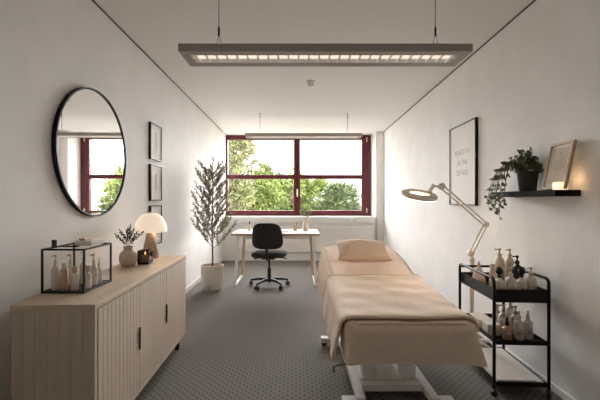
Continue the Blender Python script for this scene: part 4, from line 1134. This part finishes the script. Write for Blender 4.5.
# trees that the mirror shows through the window
tree('tree', 'bright green tree seen through the window in the mirror', 'tree', 8.3, 18.0, GZ, 3.4, 1.6, LM[0], 8, 7000, 0.13, 34, 0.05, GT)
tree('bush', 'low green bush seen at the lower left in the mirror', 'bush', 11.2, 18.3, GZ, 2.3, 1.3, LM[1], 9, 5000, 0.13, 28, 0.0, GT)
tree('bush', 'green bush seen at the right edge of the mirror', 'bush', 5.0, 18.6, GZ, 3.2, 1.4, LM[0], 10, 6000, 0.13, 28, 0.0, GT)
M['grey_terrace'] = mat('grey_terrace', (120, 118, 104), 0.95, var=0.2, vscale=3)  # grey ground out of view, toned so its bounce light stays neutral
struct(MB().box(-30, 34, 8.3, 50, GZ-0.3, GZ).build('ground', M['grey_terrace']), 'unseen grey terrace outside below the window, toned to bounce neutral light', 'ground')

# ------------------------------------------------------------------ light
w = bpy.data.worlds.new('World'); sc.world = w; w.use_nodes = True
bg = w.node_tree.nodes['Background']
bg.inputs['Color'].default_value = (0.985, 0.975, 0.985, 1)
wn = w.node_tree                    # bright hazy sky, brightest low beyond the window
tc = wn.nodes.new('ShaderNodeTexCoord')
dt = wn.nodes.new('ShaderNodeVectorMath'); dt.operation = 'DOT_PRODUCT'; dt.inputs[1].default_value = Vector((0.0, 1.0, 0.08)).normalized()
wn.links.new(tc.outputs['Generated'], dt.inputs[0])
mxm = wn.nodes.new('ShaderNodeMath'); mxm.operation = 'MAXIMUM'; mxm.inputs[1].default_value = 0.0; wn.links.new(dt.outputs['Value'], mxm.inputs[0])
pw_ = wn.nodes.new('ShaderNodeMath'); pw_.operation = 'POWER'; pw_.inputs[1].default_value = 14.0; wn.links.new(mxm.outputs[0], pw_.inputs[0])
ma = wn.nodes.new('ShaderNodeMath'); ma.operation = 'MULTIPLY_ADD'; ma.inputs[1].default_value = 62.0; ma.inputs[2].default_value = 9.0
wn.links.new(pw_.outputs[0], ma.inputs[0]); wn.links.new(ma.outputs[0], bg.inputs['Strength'])
pl_ = bpy.data.lights.new('window_portal', 'AREA'); pl_.shape = 'RECTANGLE'; pl_.size = 3.0; pl_.size_y = 1.65
pl_.cycles.is_portal = True
po_ = bpy.data.objects.new('window_portal', pl_); COL.objects.link(po_); po_.location = (0.04, YW+0.12, 1.71); po_.rotation_euler = (-PI/2, 0, 0)
def point(name, loc, e_, col, rad):
    l_ = bpy.data.lights.new(name, 'POINT'); l_.energy = e_; l_.color = col; l_.shadow_soft_size = rad
    o = bpy.data.objects.new(name, l_); COL.objects.link(o); o.location = loc
    return o
point('table_lamp_light', (-1.12, 2.985, ST+0.21), 7.0, (1.0, 0.70, 0.42), 0.03)
point('tealight_light', (1.55, 2.14, zs+0.06), 0.07, (1.0, 0.66, 0.36), 0.012)
point('magnifier_light', tuple(Vector((bx_, by_, 0))+HC+Vector((0, 0, -0.05))), 1.2, (1.0, 0.86, 0.70), 0.06)

# ------------------------------------------------------------------ camera
cam = bpy.data.cameras.new('camera'); cam.lens = 22.5; cam.sensor_width = 36; cam.shift_x = 4/600
co = bpy.data.objects.new('camera', cam); COL.objects.link(co); co.location = (0, 0, 1.2); co.rotation_euler = (PI/2, 0, 0)
sc.camera = co
vs_ = sc.view_settings
vs_.view_transform = 'Standard'; vs_.look = 'None'; vs_.gamma = 1.0; vs_.exposure = 0.48; vs_.use_curve_mapping = False
sc.cycles.use_denoising = True; sc.cycles.sample_clamp_direct = 3.0
sc.cycles.max_bounces = 12; sc.cycles.diffuse_bounces = 8; sc.cycles.glossy_bounces = 6; sc.cycles.transparent_max_bounces = 16
